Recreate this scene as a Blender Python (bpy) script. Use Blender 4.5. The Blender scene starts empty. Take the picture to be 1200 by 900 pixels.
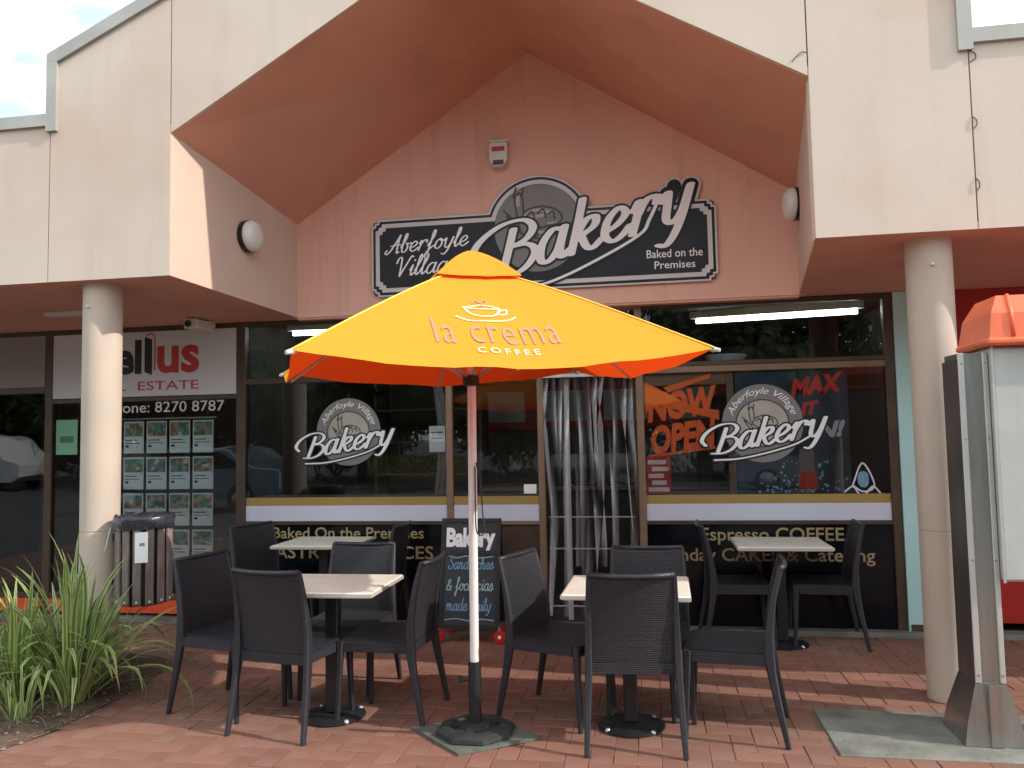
import bpy, math, random
import numpy as np
from mathutils import Vector, Matrix
R = math.radians
sc = bpy.context.scene
COL = sc.collection
random.seed(7)

# ------------------------------------------------------------------ camera
FPX, YAW, PIT, ROLL, DIST, CH = 951.3, 0.1693, 0.0657, -0.0193, 6.694, 1.55
fw = Vector((-math.sin(YAW)*math.cos(PIT), math.cos(YAW)*math.cos(PIT), math.sin(PIT)))
r0 = Vector((math.cos(YAW), math.sin(YAW), 0)); u0 = r0.cross(fw)
rr = r0*math.cos(ROLL) + u0*math.sin(ROLL); uu = -r0*math.sin(ROLL) + u0*math.cos(ROLL)
cam = bpy.data.cameras.new('camera'); co = bpy.data.objects.new('camera', cam); COL.objects.link(co)
co.matrix_world = Matrix(((rr.x, uu.x, -fw.x, 0), (rr.y, uu.y, -fw.y, -DIST), (rr.z, uu.z, -fw.z, CH), (0, 0, 0, 1)))
cam.sensor_fit = 'HORIZONTAL'; cam.sensor_width = 36; cam.lens = FPX/1200*36
cam.clip_start = 0.05; cam.clip_end = 3000
sc.camera = co
# ------------------------------------------------------------------ light
SUN_TO = Vector((1.0, -0.17, 0.66)).normalized()          # towards the sun
EL = math.asin(SUN_TO.z); AZ = math.atan2(SUN_TO.x, SUN_TO.y)
w = bpy.data.worlds.new('World'); sc.world = w; w.use_nodes = True
nt = w.node_tree; nt.nodes.clear()
out = nt.nodes.new('ShaderNodeOutputWorld'); bg = nt.nodes.new('ShaderNodeBackground')
sky = nt.nodes.new('ShaderNodeTexSky'); sky.sky_type = 'NISHITA'; sky.sun_disc = False
sky.sun_elevation = EL; sky.sun_rotation = AZ; sky.dust_density = 1.6; sky.air_density = 1.0
tc = nt.nodes.new('ShaderNodeTexCoord'); mp = nt.nodes.new('ShaderNodeMapping'); mp.inputs['Scale'].default_value = (1.2, 1.2, 3.2)
nz = nt.nodes.new('ShaderNodeTexNoise'); nz.inputs['Scale'].default_value = 3.4; nz.inputs['Detail'].default_value = 6; nz.inputs['Roughness'].default_value = .55
cr = nt.nodes.new('ShaderNodeValToRGB'); cr.color_ramp.elements[0].position = .40; cr.color_ramp.elements[1].position = .66
cr.color_ramp.elements[0].color = (.0,)*3+(1,); cr.color_ramp.elements[1].color = (1,)*3+(1,)
mx = nt.nodes.new('ShaderNodeMixRGB'); mx.inputs[0].default_value = .92
mc_ = nt.nodes.new('ShaderNodeMixRGB'); mc_.inputs[1].default_value = (2.9, 3.7, 4.3, 1); mc_.inputs[2].default_value = (10.4, 10.4, 10.3, 1)
L = nt.links.new
L(tc.outputs['Generated'], mp.inputs[0]); L(mp.outputs[0], nz.inputs[0]); L(nz.outputs[0], cr.inputs[0])
L(cr.outputs[0], mc_.inputs[0]); L(mc_.outputs[0], mx.inputs[2]); L(sky.outputs[0], mx.inputs[1]); L(mx.outputs[0], bg.inputs[0]); L(bg.outputs[0], out.inputs[0])
bg.inputs[1].default_value = 0.15
sl = bpy.data.lights.new('sun', 'SUN'); sl.energy = 2.15; sl.angle = R(.55); sl.color = (1, .93, .83)
so = bpy.data.objects.new('sun', sl); COL.objects.link(so)
so.rotation_euler = SUN_TO.to_track_quat('Z', 'Y').to_euler(); so.location = (12, -4, 9)
sc.view_settings.view_transform = 'Standard'; sc.view_settings.look = 'None'
sc.view_settings.gamma = 1; sc.view_settings.exposure = 0.98

# ------------------------------------------------------------------ materials
MATS = {}
def mat(name, col, rough=.6, metal=0, var=.12, scale=6, bump=0, bscale=60, spec=.5, col2=None, trans=None, coat=0, stretch=(1,1,1)):
    if name in MATS: return MATS[name]
    m = bpy.data.materials.new(name); m.use_nodes = True; t = m.node_tree; b = t.nodes['Principled BSDF']
    b.inputs['Roughness'].default_value = rough; b.inputs['Metallic'].default_value = metal
    b.inputs['Specular IOR Level'].default_value = spec
    if coat: b.inputs['Coat Weight'].default_value = coat
    c = t.nodes.new('ShaderNodeTexCoord'); mpn = t.nodes.new('ShaderNodeMapping'); mpn.inputs['Scale'].default_value = stretch
    t.links.new(c.outputs['Object'], mpn.inputs[0])
    n = t.nodes.new('ShaderNodeTexNoise'); n.inputs['Scale'].default_value = scale; n.inputs['Detail'].default_value = 5
    t.links.new(mpn.outputs[0], n.inputs[0])
    rp = t.nodes.new('ShaderNodeValToRGB')
    e = rp.color_ramp.elements; e[0].position = .3; e[1].position = .7
    c2 = col2 or tuple(min(1, x*(1+var)) for x in col)
    c1 = tuple(x*(1-var) for x in col) if not col2 else col
    e[0].color = (*c1, 1); e[1].color = (*c2, 1)
    t.links.new(n.outputs[0], rp.inputs[0]); t.links.new(rp.outputs[0], b.inputs['Base Color'])
    if bump:
        n2 = t.nodes.new('ShaderNodeTexNoise'); n2.inputs['Scale'].default_value = bscale; n2.inputs['Detail'].default_value = 3
        t.links.new(mpn.outputs[0], n2.inputs[0]); bp = t.nodes.new('ShaderNodeBump'); bp.inputs['Strength'].default_value = bump; bp.inputs['Distance'].default_value = .01
        t.links.new(n2.outputs[0], bp.inputs['Height']); t.links.new(bp.outputs[0], b.inputs['Normal'])
    MATS[name] = m
    return m
def stains(m, col, amt=.35, scale=1.4, stretch=(5, 5, .5), lo=.52, hi=.75, sc2=None):
    t = m.node_tree; b = t.nodes['Principled BSDF']; src = b.inputs['Base Color'].links[0].from_socket
    c = t.nodes.new('ShaderNodeTexCoord'); mpn = t.nodes.new('ShaderNodeMapping'); mpn.inputs['Scale'].default_value = stretch
    n = t.nodes.new('ShaderNodeTexNoise'); n.inputs['Scale'].default_value = scale; n.inputs['Detail'].default_value = 7; n.inputs['Roughness'].default_value = .6
    mr = t.nodes.new('ShaderNodeMapRange'); mr.inputs[1].default_value = lo; mr.inputs[2].default_value = hi; mr.inputs[4].default_value = amt
    mc = t.nodes.new('ShaderNodeMixRGB'); mc.inputs[2].default_value = (*col, 1)
    t.links.new(c.outputs['Object'], mpn.inputs[0]); t.links.new(mpn.outputs[0], n.inputs[0]); t.links.new(n.outputs[0], mr.inputs[0])
    t.links.new(mr.outputs[0], mc.inputs[0]); t.links.new(src, mc.inputs[1]); t.links.new(mc.outputs[0], b.inputs['Base Color'])
def random_tint(m, amt=.25):
    t = m.node_tree; b = t.nodes['Principled BSDF']; lk = b.inputs['Base Color'].links[0]; src = lk.from_socket
    oi = t.nodes.new('ShaderNodeObjectInfo'); hs = t.nodes.new('ShaderNodeHueSaturation')
    mr = t.nodes.new('ShaderNodeMapRange'); mr.inputs[3].default_value = 1-amt; mr.inputs[4].default_value = 1+amt
    t.links.new(oi.outputs['Random'], mr.inputs[0]); t.links.new(mr.outputs[0], hs.inputs['Value']); t.links.new(src, hs.inputs['Color'])
    t.links.new(hs.outputs[0], b.inputs['Base Color'])
def emis(name, col, s):
    m = bpy.data.materials.new(name); m.use_nodes = True; b = m.node_tree.nodes['Principled BSDF']
    b.inputs['Base Color'].default_value = (*col, 1); b.inputs['Emission Color'].default_value = (*col, 1); b.inputs['Emission Strength'].default_value = s
    return m
def glass(name, tint=(.55, .57, .55), ior=1.6, rough=.0, wav=0.0):
    m = bpy.data.materials.new(name); m.use_nodes = True; t = m.node_tree; t.nodes.clear()
    o = t.nodes.new('ShaderNodeOutputMaterial'); mixn = t.nodes.new('ShaderNodeMixShader')
    tr = t.nodes.new('ShaderNodeBsdfTransparent'); tr.inputs[0].default_value = (*tint, 1)
    g = t.nodes.new('ShaderNodeBsdfGlossy'); g.inputs['Roughness'].default_value = rough; g.inputs[0].default_value = (.95, .97, 1, 1)
    f = t.nodes.new('ShaderNodeFresnel'); f.inputs[0].default_value = ior
    t.links.new(f.outputs[0], mixn.inputs[0]); t.links.new(tr.outputs[0], mixn.inputs[1]); t.links.new(g.outputs[0], mixn.inputs[2])
    t.links.new(mixn.outputs[0], o.inputs[0])
    if wav:
        n = t.nodes.new('ShaderNodeTexNoise'); n.inputs['Scale'].default_value = 1.6; bp = t.nodes.new('ShaderNodeBump')
        bp.inputs['Strength'].default_value = wav; bp.inputs['Distance'].default_value = .02
        c = t.nodes.new('ShaderNodeTexCoord'); t.links.new(c.outputs['Object'], n.inputs[0]); t.links.new(n.outputs[0], bp.inputs['Height'])
        t.links.new(bp.outputs[0], g.inputs['Normal'])
    return m

M = {}
M['fascia'] = mat('beige_render', (.68, .575, .485), .85, var=.04, scale=1.3, bump=.06, bscale=90); stains(M['fascia'], (.44, .35, .29), .26); stains(M['fascia'], (.62, .46, .37), .7, .7, (1, 1, 1), .45, .65)
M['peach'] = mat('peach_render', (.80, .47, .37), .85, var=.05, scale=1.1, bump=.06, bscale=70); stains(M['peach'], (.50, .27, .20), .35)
M['soffit'] = mat('shaded_peach_soffit', (.68, .345, .26), .85, var=.05, scale=1.5, bump=.10); stains(M['soffit'], (.40, .20, .15), .4, 1.2, (1, 1, 1))  # same peach paint as the gable, its shade put into a darker colour
M['wallside'] = mat('pale_peach_render', (.62, .455, .375), .85, var=.05, scale=1.1, bump=.06, bscale=70)
M['column'] = mat('cream_render', (.54, .45, .37), .8, var=.06, scale=2.0, bump=.08); stains(M['column'], (.36, .30, .26), .45, 2.2, (2, 2, .5))
M['capping'] = mat('capping_metal', (.42, .41, .37), .5, .3, var=.10, scale=4)
M['frame'] = mat('bronze_aluminium', (.085, .055, .038), .45, .3, var=.15)
M['tan'] = mat('tan_timber', (.22, .145, .09), .55, var=.15, scale=5)
M['dark'] = mat('matt_black', (.012, .012, .014), .5, var=.2)
M['gloss_black'] = mat('gloss_black_panel', (.006, .007, .011), .12, var=.2, scale=2, spec=.25)
M['gold'] = mat('gold_vinyl', (.36, .245, .07), .45, var=.04)
M['lavwhite'] = mat('white_vinyl', (.62, .63, .74), .5, var=.02)
M['goldtext'] = mat('gold_letters', (.42, .32, .16), .5, var=.03)
M['white'] = mat('white_print', (.88, .88, .88), .5, var=.03)
M['silverprint'] = mat('silver_print', (.66, .63, .63), .5, var=.05)
M['signblack'] = mat('sign_charcoal', (.008, .008, .012), .4, var=.25, scale=1.5, col2=(.022, .024, .034), spec=.3)
M['greyprint'] = mat('grey_print', (.20, .19, .19), .5, var=.1, scale=3)
M['creamprint'] = mat('cream_print', (.42, .40, .34), .5, var=.1, scale=8)
M['darkprint'] = mat('dark_print', (.05, .045, .04), .5)
M['plastic_white'] = mat('white_plastic', (.66, .64, .58), .4, var=.05)
M['signgrey'] = mat('shop_sign_grey', (.60, .60, .61), .5, var=.03, scale=2)
M['blind'] = mat('grey_blind', (.27, .25, .235), .6, var=.04)
M['logored'] = mat('logo_red', (.48, .035, .03), .5, var=.03)
M['orangebar'] = mat('orange_sill', (.70, .075, .015), .5, var=.05)
M['aqua'] = mat('aqua_paint', (.46, .72, .70), .6, var=.06, scale=1.5)
M['redshop'] = mat('red_panel', (.40, .015, .012), .4, var=.08)
M['pole'] = mat('white_pole', (.72, .70, .68), .35, var=.04)
M['steel'] = mat('brushed_steel', (.42, .42, .39), .32, .9, var=.12, scale=3, stretch=(8, 8, .6))
M['lightsteel'] = mat('satin_aluminium', (.58, .58, .55), .4, .5, var=.06)
M['darksteel'] = mat('dark_steel', (.14, .125, .115), .4, .6, var=.25, scale=2.5, stretch=(3, 3, .7))
M['boothwhite'] = mat('booth_white', (.46, .48, .45), .5, var=.05); stains(M['boothwhite'], (.30, .29, .26), .4, 2, (3, 3, .5))
M['boothorange'] = mat('booth_orange', (.80, .15, .06), .4, var=.08, scale=5, bump=.15, bscale=20); stains(M['boothorange'], (.45, .12, .07), .4, 3, (2, 2, .6))
M['tabletop'] = mat('white_laminate', (.78, .77, .67), .3, var=.06, scale=9)
M['tableedge'] = mat('table_edge', (.60, .58, .52), .35, .2, var=.05)
M['tableleg'] = mat('black_powdercoat', (.016, .016, .018), .4, var=.2)
M['rubber'] = mat('worn_rubber', (.020, .024, .024), .75, var=.35, scale=14, bump=.4)
M['mat'] = mat('grey_green_mat', (.10, .115, .10), .8, var=.25, scale=14, bump=.3)
M['concrete'] = mat('concrete_slab', (.17, .17, .145), .85, var=.35, scale=5, bump=.5, bscale=35)
M['asphalt'] = mat('asphalt', (.065, .065, .066), .9, var=.2, scale=20, bump=.5)
M['mortar'] = mat('paver_sand', (.17, .095, .068), .95, var=.2, scale=14, bump=.3)
M['brick'] = mat('clay_paver', (.185, .080, .054), .88, var=.2, scale=4, bump=.35, bscale=60, col2=(.245, .120, .084))
random_tint(M['brick'], .11); stains(M['brick'], (.14, .085, .065), .55, 3.5, (1, 1, 1), .48, .7); stains(M['brick'], (.33, .20, .15), .5, 1.1, (1, 1, 1))
M['soil'] = mat('dry_soil', (.10, .065, .045), .95, var=.4, scale=18, bump=.9, bscale=40)
M['pebble'] = mat('pale_pebble', (.20, .17, .13), .8, var=.3)
M['slat'] = mat('weathered_timber', (.20, .155, .14), .75, var=.3, scale=9, bump=.3, stretch=(6, 6, .8))
random_tint(M['slat'], .2)
M['bag'] = mat('black_bin_bag', (.03, .03, .04), .25, var=.3, scale=12, bump=.7, bscale=30)
M['orangeprint'] = mat('orange_print', (1.0, .20, .03), .45, var=.04)
M['redprint'] = mat('red_print', (.50, .03, .02), .5, var=.05)
M['board'] = mat('chalkboard', (.030, .036, .048), .7, var=.35, scale=7)
M['chalkblue'] = mat('chalk_blue', (.16, .30, .42), .9, var=.2, scale=40)
M['chalkgreen'] = mat('chalk_green', (.30, .46, .44), .9, var=.2, scale=40)
M['wheelred'] = mat('red_wheel', (.55, .02, .02), .35, var=.05)
M['interior'] = mat('dark_interior', (.07, .06, .055), .8, var=.2)
M['intwall'] = mat('interior_wall', (.16, .13, .11), .8, var=.2)
M['intfloor'] = mat('interior_floor', (.12, .10, .09), .5, var=.2)
M['greennote'] = mat('green_notice', (.18, .42, .26), .6, var=.03)
M['mauve'] = mat('mauve_print', (.40, .24, .17), .7, var=.03)
M['palecream'] = mat('pale_cream_print', (.95, .80, .45), .7, var=.02)
M['tube'] = emis('lit_tube', (.75, .95, .88), 5)
M['lens'] = mat('frosted_lens', (.70, .68, .62), .35, var=.04)
M['blackglass'] = mat('black_lens', (.01, .01, .01), .1)
M['rubbertyre'] = mat('tyre', (.02, .02, .02), .8)
M['trayblue'] = mat('tray_blue_white', (.42, .48, .56), .5, var=.05)
M['paper'] = mat('paper', (.78, .84, .84), .6, var=.05, scale=20)
M['trunk'] = mat('bark', (.10, .075, .055), .9, var=.3, scale=8, bump=.6)
M['glass'] = glass('shop_glass', (.97, .98, .975), 1.7, 0, .10)
M['carglass'] = mat('car_window', (.01, .012, .015), .05, spec=1)

# woven resin for the chairs
def weave(name, c1, c2, sx=.020, sz=.011, axis='xz'):
    m = bpy.data.materials.new(name); m.use_nodes = True; t = m.node_tree; b = t.nodes['Principled BSDF']
    b.inputs['Roughness'].default_value = .42
    c = t.nodes.new('ShaderNodeTexCoord'); s = t.nodes.new('ShaderNodeSeparateXYZ'); cm = t.nodes.new('ShaderNodeCombineXYZ')
    t.links.new(c.outputs['Object'], s.inputs[0]); t.links.new(s.outputs[axis[0].upper()], cm.inputs[0]); t.links.new(s.outputs[axis[1].upper()], cm.inputs[1])
    br = t.nodes.new('ShaderNodeTexBrick'); br.inputs['Scale'].default_value = 1; br.inputs['Brick Width'].default_value = sx; br.inputs['Row Height'].default_value = sz
    br.inputs['Mortar Size'].default_value = .0022; br.inputs['Mortar Smooth'].default_value = .8; br.inputs['Color1'].default_value = (*c1, 1); br.inputs['Color2'].default_value = (*c2, 1)
    br.inputs['Mortar'].default_value = (.004, .004, .005, 1)
    t.links.new(cm.outputs[0], br.inputs[0]); t.links.new(br.outputs['Color'], b.inputs['Base Color'])
    bp = t.nodes.new('ShaderNodeBump'); bp.inputs['Strength'].default_value = .8; bp.inputs['Distance'].default_value = .004; bp.invert = True
    t.links.new(br.outputs['Fac'], bp.inputs['Height']); t.links.new(bp.outputs[0], b.inputs['Normal'])
    return m
M['weave'] = weave('woven_resin', (.032, .034, .044), (.022, .023, .031))
M['weaveseat'] = weave('woven_resin_seat', (.030, .032, .042), (.022, .023, .031), axis='xy')
M['resin'] = mat('charcoal_resin', (.022, .023, .030), .42, var=.2, scale=30, bump=.3, bscale=160)

# umbrella cloth: yellow outside, red-orange inside, lets sun through
def cloth():
    m = bpy.data.materials.new('umbrella_cloth'); m.use_nodes = True; t = m.node_tree; t.nodes.clear()
    o = t.nodes.new('ShaderNodeOutputMaterial'); d = t.nodes.new('ShaderNodeBsdfDiffuse'); tr = t.nodes.new('ShaderNodeBsdfTranslucent'); mxs = t.nodes.new('ShaderNodeMixShader')
    g = t.nodes.new('ShaderNodeNewGeometry'); mc = t.nodes.new('ShaderNodeMixRGB')
    mc.inputs[1].default_value = (.92, .42, .055, 1); mc.inputs[2].default_value = (.80, .055, .008, 1)
    t.links.new(g.outputs['Backfacing'], mc.inputs[0]); t.links.new(mc.outputs[0], d.inputs[0])
    tr.inputs[0].default_value = (.90, .09, .012, 1); mxs.inputs[0].default_value = .36
    n = t.nodes.new('ShaderNodeTexNoise'); n.inputs['Scale'].default_value = 260; bp = t.nodes.new('ShaderNodeBump'); bp.inputs['Strength'].default_value = .4
    n3 = t.nodes.new('ShaderNodeTexNoise'); n3.inputs['Scale'].default_value = 5; n3.inputs['Detail'].default_value = 2
    ad = t.nodes.new('ShaderNodeMath'); ad.operation = 'MULTIPLY_ADD'; ad.inputs[1].default_value = 4
    c = t.nodes.new('ShaderNodeTexCoord'); t.links.new(c.outputs['Object'], n.inputs[0]); t.links.new(c.outputs['Object'], n3.inputs[0])
    t.links.new(n3.outputs[0], ad.inputs[0]); t.links.new(n.outputs[0], ad.inputs[2]); bp.inputs['Distance'].default_value = .006
    t.links.new(ad.outputs[0], bp.inputs['Height']); t.links.new(bp.outputs[0], d.inputs['Normal'])
    t.links.new(d.outputs[0], mxs.inputs[1]); t.links.new(tr.outputs[0], mxs.inputs[2]); t.links.new(mxs.outputs[0], o.inputs[0])
    return m
M['cloth'] = cloth()

def leafmat(name, base, edge, rnd=.25):
    m = bpy.data.materials.new(name); m.use_nodes = True; t = m.node_tree; b = t.nodes['Principled BSDF']
    b.inputs['Roughness'].default_value = .45
    uv = t.nodes.new('ShaderNodeUVMap'); s = t.nodes.new('ShaderNodeSeparateXYZ'); t.links.new(uv.outputs[0], s.inputs[0])
    rp = t.nodes.new('ShaderNodeValToRGB'); rp.color_ramp.interpolation = 'LINEAR'; e = rp.color_ramp.elements
    e[0].position = .0; e[0].color = (*edge, 1); e[1].position = 1; e[1].color = (*edge, 1)
    for p_, c_ in ((.2, edge), (.32, base), (.68, base), (.8, edge)):
        k = e.new(p_); k.color = (*c_, 1)
    t.links.new(s.outputs[0], rp.inputs[0])
    oi = t.nodes.new('ShaderNodeObjectInfo'); hs = t.nodes.new('ShaderNodeHueSaturation'); mr = t.nodes.new('ShaderNodeMapRange')
    mr.inputs[3].default_value = 1-rnd; mr.inputs[4].default_value = 1+rnd
    t.links.new(oi.outputs['Random'], mr.inputs[0]); t.links.new(mr.outputs[0], hs.inputs['Value']); t.links.new(rp.outputs[0], hs.inputs['Color'])
    t.links.new(hs.outputs[0], b.inputs['Base Color'])
    tr = t.nodes.new('ShaderNodeBsdfTranslucent'); t.links.new(hs.outputs[0], tr.inputs[0]); ms = t.nodes.new('ShaderNodeMixShader'); ms.inputs[0].default_value = .25
    o = t.nodes['Material Output']; t.links.new(b.outputs[0], ms.inputs[1]); t.links.new(tr.outputs[0], ms.inputs[2]); t.links.new(ms.outputs[0], o.inputs[0])
    return m
M['strap'] = leafmat('variegated_leaf', (.13, .25, .045), (.42, .47, .20))
M['straw'] = leafmat('dry_leaf', (.34, .25, .13), (.40, .31, .18), .1)
M['crown'] = mat('tree_leaves', (.030, .055, .015), .6, var=.4, scale=1.2, col2=(.09, .13, .035))
M['hedge'] = mat('hedge_leaves', (.20, .20, .05), .6, var=.3, scale=3, col2=(.36, .34, .09))

# ------------------------------------------------------------------ mesh tools
class MB:
    def __init__(s): s.v = []; s.f = []; s.m = []; s.uv = None
    def add(s, vs, fs, mi=0):
        o = len(s.v); s.v += [tuple(x) for x in vs]; s.f += [tuple(i+o for i in f) for f in fs]; s.m += [mi]*len(fs); return s
    def box(s, a, b, mi=0, bev=0):
        x0, x1 = sorted((a[0], b[0])); y0, y1 = sorted((a[1], b[1])); z0, z1 = sorted((a[2], b[2]))
        if bev:
            e = bev
            prof = [(x0+e, y0), (x1-e, y0), (x1, y0+e), (x1, y1-e), (x1-e, y1), (x0+e, y1), (x0, y1-e), (x0, y0+e)]
            inner = [(min(max(x, x0+e), x1-e), min(max(y, y0+e), y1-e)) for x, y in prof]
            vs = [(x, y, z0) for x, y in inner]+[(x, y, z0+e) for x, y in prof]+[(x, y, z1-e) for x, y in prof]+[(x, y, z1) for x, y in inner]
            fs = [tuple(range(7, -1, -1)), tuple(range(24, 32))]
            for k in range(3):
                for i in range(8): j = (i+1) % 8; fs.append((k*8+i, k*8+j, k*8+8+j, k*8+8+i))
            return s.add(vs, fs, mi)
        return s.add([(x0,y0,z0),(x1,y0,z0),(x1,y1,z0),(x0,y1,z0),(x0,y0,z1),(x1,y0,z1),(x1,y1,z1),(x0,y1,z1)],
                     [(0,3,2,1),(4,5,6,7),(0,1,5,4),(1,2,6,5),(2,3,7,6),(3,0,4,7)], mi)
    def prism(s, pts, y0, y1, mi=0, axis='y'):
        """polygon in (x,z) extruded along y (axis y) / (x,y) along z / (y,z) along x"""
        n = len(pts)
        T = {'y': lambda a, b, c: (a, c, b), 'z': lambda a, b, c: (a, b, c), 'x': lambda a, b, c: (c, a, b)}[axis]
        vs = [T(a, b, y0) for a, b in pts]+[T(a, b, y1) for a, b in pts]
        fs = [tuple(range(n)), tuple(range(2*n-1, n-1, -1))]+[(i, i+n, (i+1) % n+n, (i+1) % n) for i in range(n)]
        return s.add(vs, fs, mi)
    def tube(s, pts, rad, n=10, mi=0, cap=True, flat=1.0):
        pts = [Vector(p) for p in pts]; rads = rad if isinstance(rad, (list, tuple)) else [rad]*len(pts)
        o = len(s.v); up = None; vs = []
        for i, p in enumerate(pts):
            d = (pts[min(i+1, len(pts)-1)]-pts[max(i-1, 0)]).normalized()
            if up is None: up = Vector((0, 0, 1)) if abs(d.z) < .9 else Vector((0, 1, 0))
            a = d.cross(up).normalized(); b = a.cross(d).normalized(); up = b
            for k in range(n):
                t = 2*math.pi*(k+.5)/n; vs.append(p+(a*math.cos(t)+b*math.sin(t)*flat)*rads[i])
        fs = []
        for i in range(len(pts)-1):
            for k in range(n): l = (k+1) % n; fs.append((i*n+k, i*n+l, (i+1)*n+l, (i+1)*n+k))
        if cap: fs += [tuple(range(n-1, -1, -1)), tuple((len(pts)-1)*n+k for k in range(n))]
        return s.add(vs, fs, mi)
    def rail(s, pts, wx, wy, mi=0):
        """rectangular section along pts (in the yz plane mostly); wx width in x, wy in y; each may be a list"""
        n = len(pts); wx = wx if isinstance(wx, list) else [wx]*n; wy = wy if isinstance(wy, list) else [wy]*n
        vs = []
        for (x, y, z), a, b in zip(pts, wx, wy):
            e = min(a, b)*.22
            for dx, dy in ((-a/2+e, -b/2), (a/2-e, -b/2), (a/2, -b/2+e), (a/2, b/2-e), (a/2-e, b/2), (-a/2+e, b/2), (-a/2, b/2-e), (-a/2, -b/2+e)): vs.append((x+dx, y+dy, z))
        fs = [tuple(range(8)), tuple((n-1)*8+k for k in range(7, -1, -1))]
        for i in range(n-1):
            for k in range(8): l = (k+1) % 8; fs.append((i*8+k, i*8+8+k, i*8+8+l, i*8+l))
        return s.add(vs, fs, mi)
    def lathe(s, prof, c=(0, 0), n=32, mi=0):
        vs = [(c[0]+r*math.cos(2*math.pi*k/n), c[1]+r*math.sin(2*math.pi*k/n), z) for r, z in prof for k in range(n)]
        fs = [(i*n+k, i*n+(k+1) % n, (i+1)*n+(k+1) % n, (i+1)*n+k) for i in range(len(prof)-1) for k in range(n)]
        if prof[0][0] > 1e-6: fs.append(tuple(range(n-1, -1, -1)))
        if prof[-1][0] > 1e-6: fs.append(tuple((len(prof)-1)*n+k for k in range(n)))
        return s.add(vs, fs, mi)
    def grid(s, fn, nu, nv, mi=0, thick=None):
        vs = [fn(i/nu, j/nv) for j in range(nv+1) for i in range(nu+1)]
        fs = [(j*(nu+1)+i, j*(nu+1)+i+1, (j+1)*(nu+1)+i+1, (j+1)*(nu+1)+i) for j in range(nv) for i in range(nu)]
        if thick:
            t = Vector(thick); n = len(vs); vs2 = [Vector(v)+t for v in vs]; fs2 = [tuple(reversed([k+n for k in f])) for f in fs]
            ring = [i for i in range(nu)]+[j*(nu+1)+nu for j in range(nv)]+[nv*(nu+1)+i for i in range(nu, 0, -1)]+[j*(nu+1) for j in range(nv, 0, -1)]
            side = [(ring[(k+1) % len(ring)], ring[k], ring[k]+n, ring[(k+1) % len(ring)]+n) for k in range(len(ring))]
            return s.add(vs+vs2, fs+fs2+side, mi)
        return s.add(vs, fs, mi)
    def xf(s, mtx):
        s.v = [tuple(mtx @ Vector(v)) for v in s.v]; return s
def wloc(o):
    v = Vector(o.location)
    while o.parent: o = o.parent; v += Vector(o.location)
    return v
def obj(name, mb, mats, parent=None, smooth=False, origin=None, label=None, kind=None, recalc=True):
    off = wloc(parent) if parent else Vector((0, 0, 0)); org = Vector(origin) if origin is not None else off
    me = bpy.data.meshes.new(name)
    me.from_pydata([tuple(Vector(v)-org) for v in mb.v], [], mb.f)
    for m in (mats if isinstance(mats, (list, tuple)) else [mats]): me.materials.append(m)
    if any(mb.m): me.polygons.foreach_set('material_index', mb.m)
    if recalc:
        import bmesh
        b = bmesh.new(); b.from_mesh(me); bmesh.ops.recalc_face_normals(b, faces=b.faces); b.to_mesh(me); b.free()
    if smooth is True: me.polygons.foreach_set('use_smooth', [True]*len(me.polygons))
    elif smooth:
        me.polygons.foreach_set('use_smooth', [True]*len(me.polygons)); me.set_sharp_from_angle(angle=R(smooth))
    o = bpy.data.objects.new(name, me); COL.objects.link(o)
    o.location = org-off
    if parent: o.parent = parent
    if label: o['label'] = label
    if kind: o['kind'] = kind
    return o
def tag(o, label, cat, group=None):
    o['label'] = label; o['category'] = cat
    if group: o['group'] = group
    return o
def thing(name, label, cat, loc=(0, 0, 0), group=None):
    o = bpy.data.objects.new(name, None); COL.objects.link(o); o.location = loc; o.empty_display_size = .1
    return tag(o, label, cat, group)
def dup(root, loc=None, rz=None, label=None):
    def cp(o, par):
        c = o.copy(); COL.objects.link(c); c.parent = par
        for ch in list(kids.get(o, [])): cp(ch, c)
        return c
    kids = {}
    for o in COL.objects:
        if o.parent: kids.setdefault(o.parent, []).append(o)
    r = cp(root, None)
    if loc is not None: r.location = loc
    if rz is not None: r.rotation_euler = (0, 0, rz)
    if label: r['label'] = label
    return r

# ------------------------------------------------------------------ lettering tools
def text2d(body, size=1, bold=0, shear=0, space=1, align='CENTER'):
    c = bpy.data.curves.new('t', 'FONT'); c.body = body; c.size = size; c.offset = bold; c.shear = shear; c.space_character = space
    c.align_x = align; c.resolution_u = 3; c.fill_mode = 'FRONT'
    o = bpy.data.objects.new('t', c); COL.objects.link(o)
    bpy.context.view_layer.update()
    me = bpy.data.meshes.new_from_object(o.evaluated_get(bpy.context.evaluated_depsgraph_get()))
    vs = [tuple(v.co)[:2] for v in me.vertices]; fs = [tuple(p.vertices) for p in me.polygons]
    bpy.data.objects.remove(o); bpy.data.meshes.remove(me)
    return vs, fs
def fit(vs, x0, x1, y0=None, y1=None):
    xs = [v[0] for v in vs]; ys = [v[1] for v in vs]; sx = (x1-x0)/(max(xs)-min(xs))
    if y0 is None: sy = sx; y0 = 0; ym = 0
    else: sy = (y1-y0)/(max(ys)-min(ys)); ym = min(ys)
    return [(x0+(x-min(xs))*sx, y0+(y-ym)*sy) for x, y in vs]
def catmull(pts, n=8, closed=False):
    P = [np.array(p, float) for p in pts]
    if len(P) < 3: return P
    out = []
    for i in range(len(P)-1):
        a = P[i-1] if i else 2*P[0]-P[1]; b = P[i]; c = P[i+1]; d = P[i+2] if i+2 < len(P) else 2*P[-1]-P[-2]
        for k in range(n):
            t = k/n; out.append(.5*((2*b)+(c-a)*t+(2*a-5*b+4*c-d)*t*t+(-a+3*b-3*c+d)*t**3))
    return out+[P[-1]]
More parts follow.
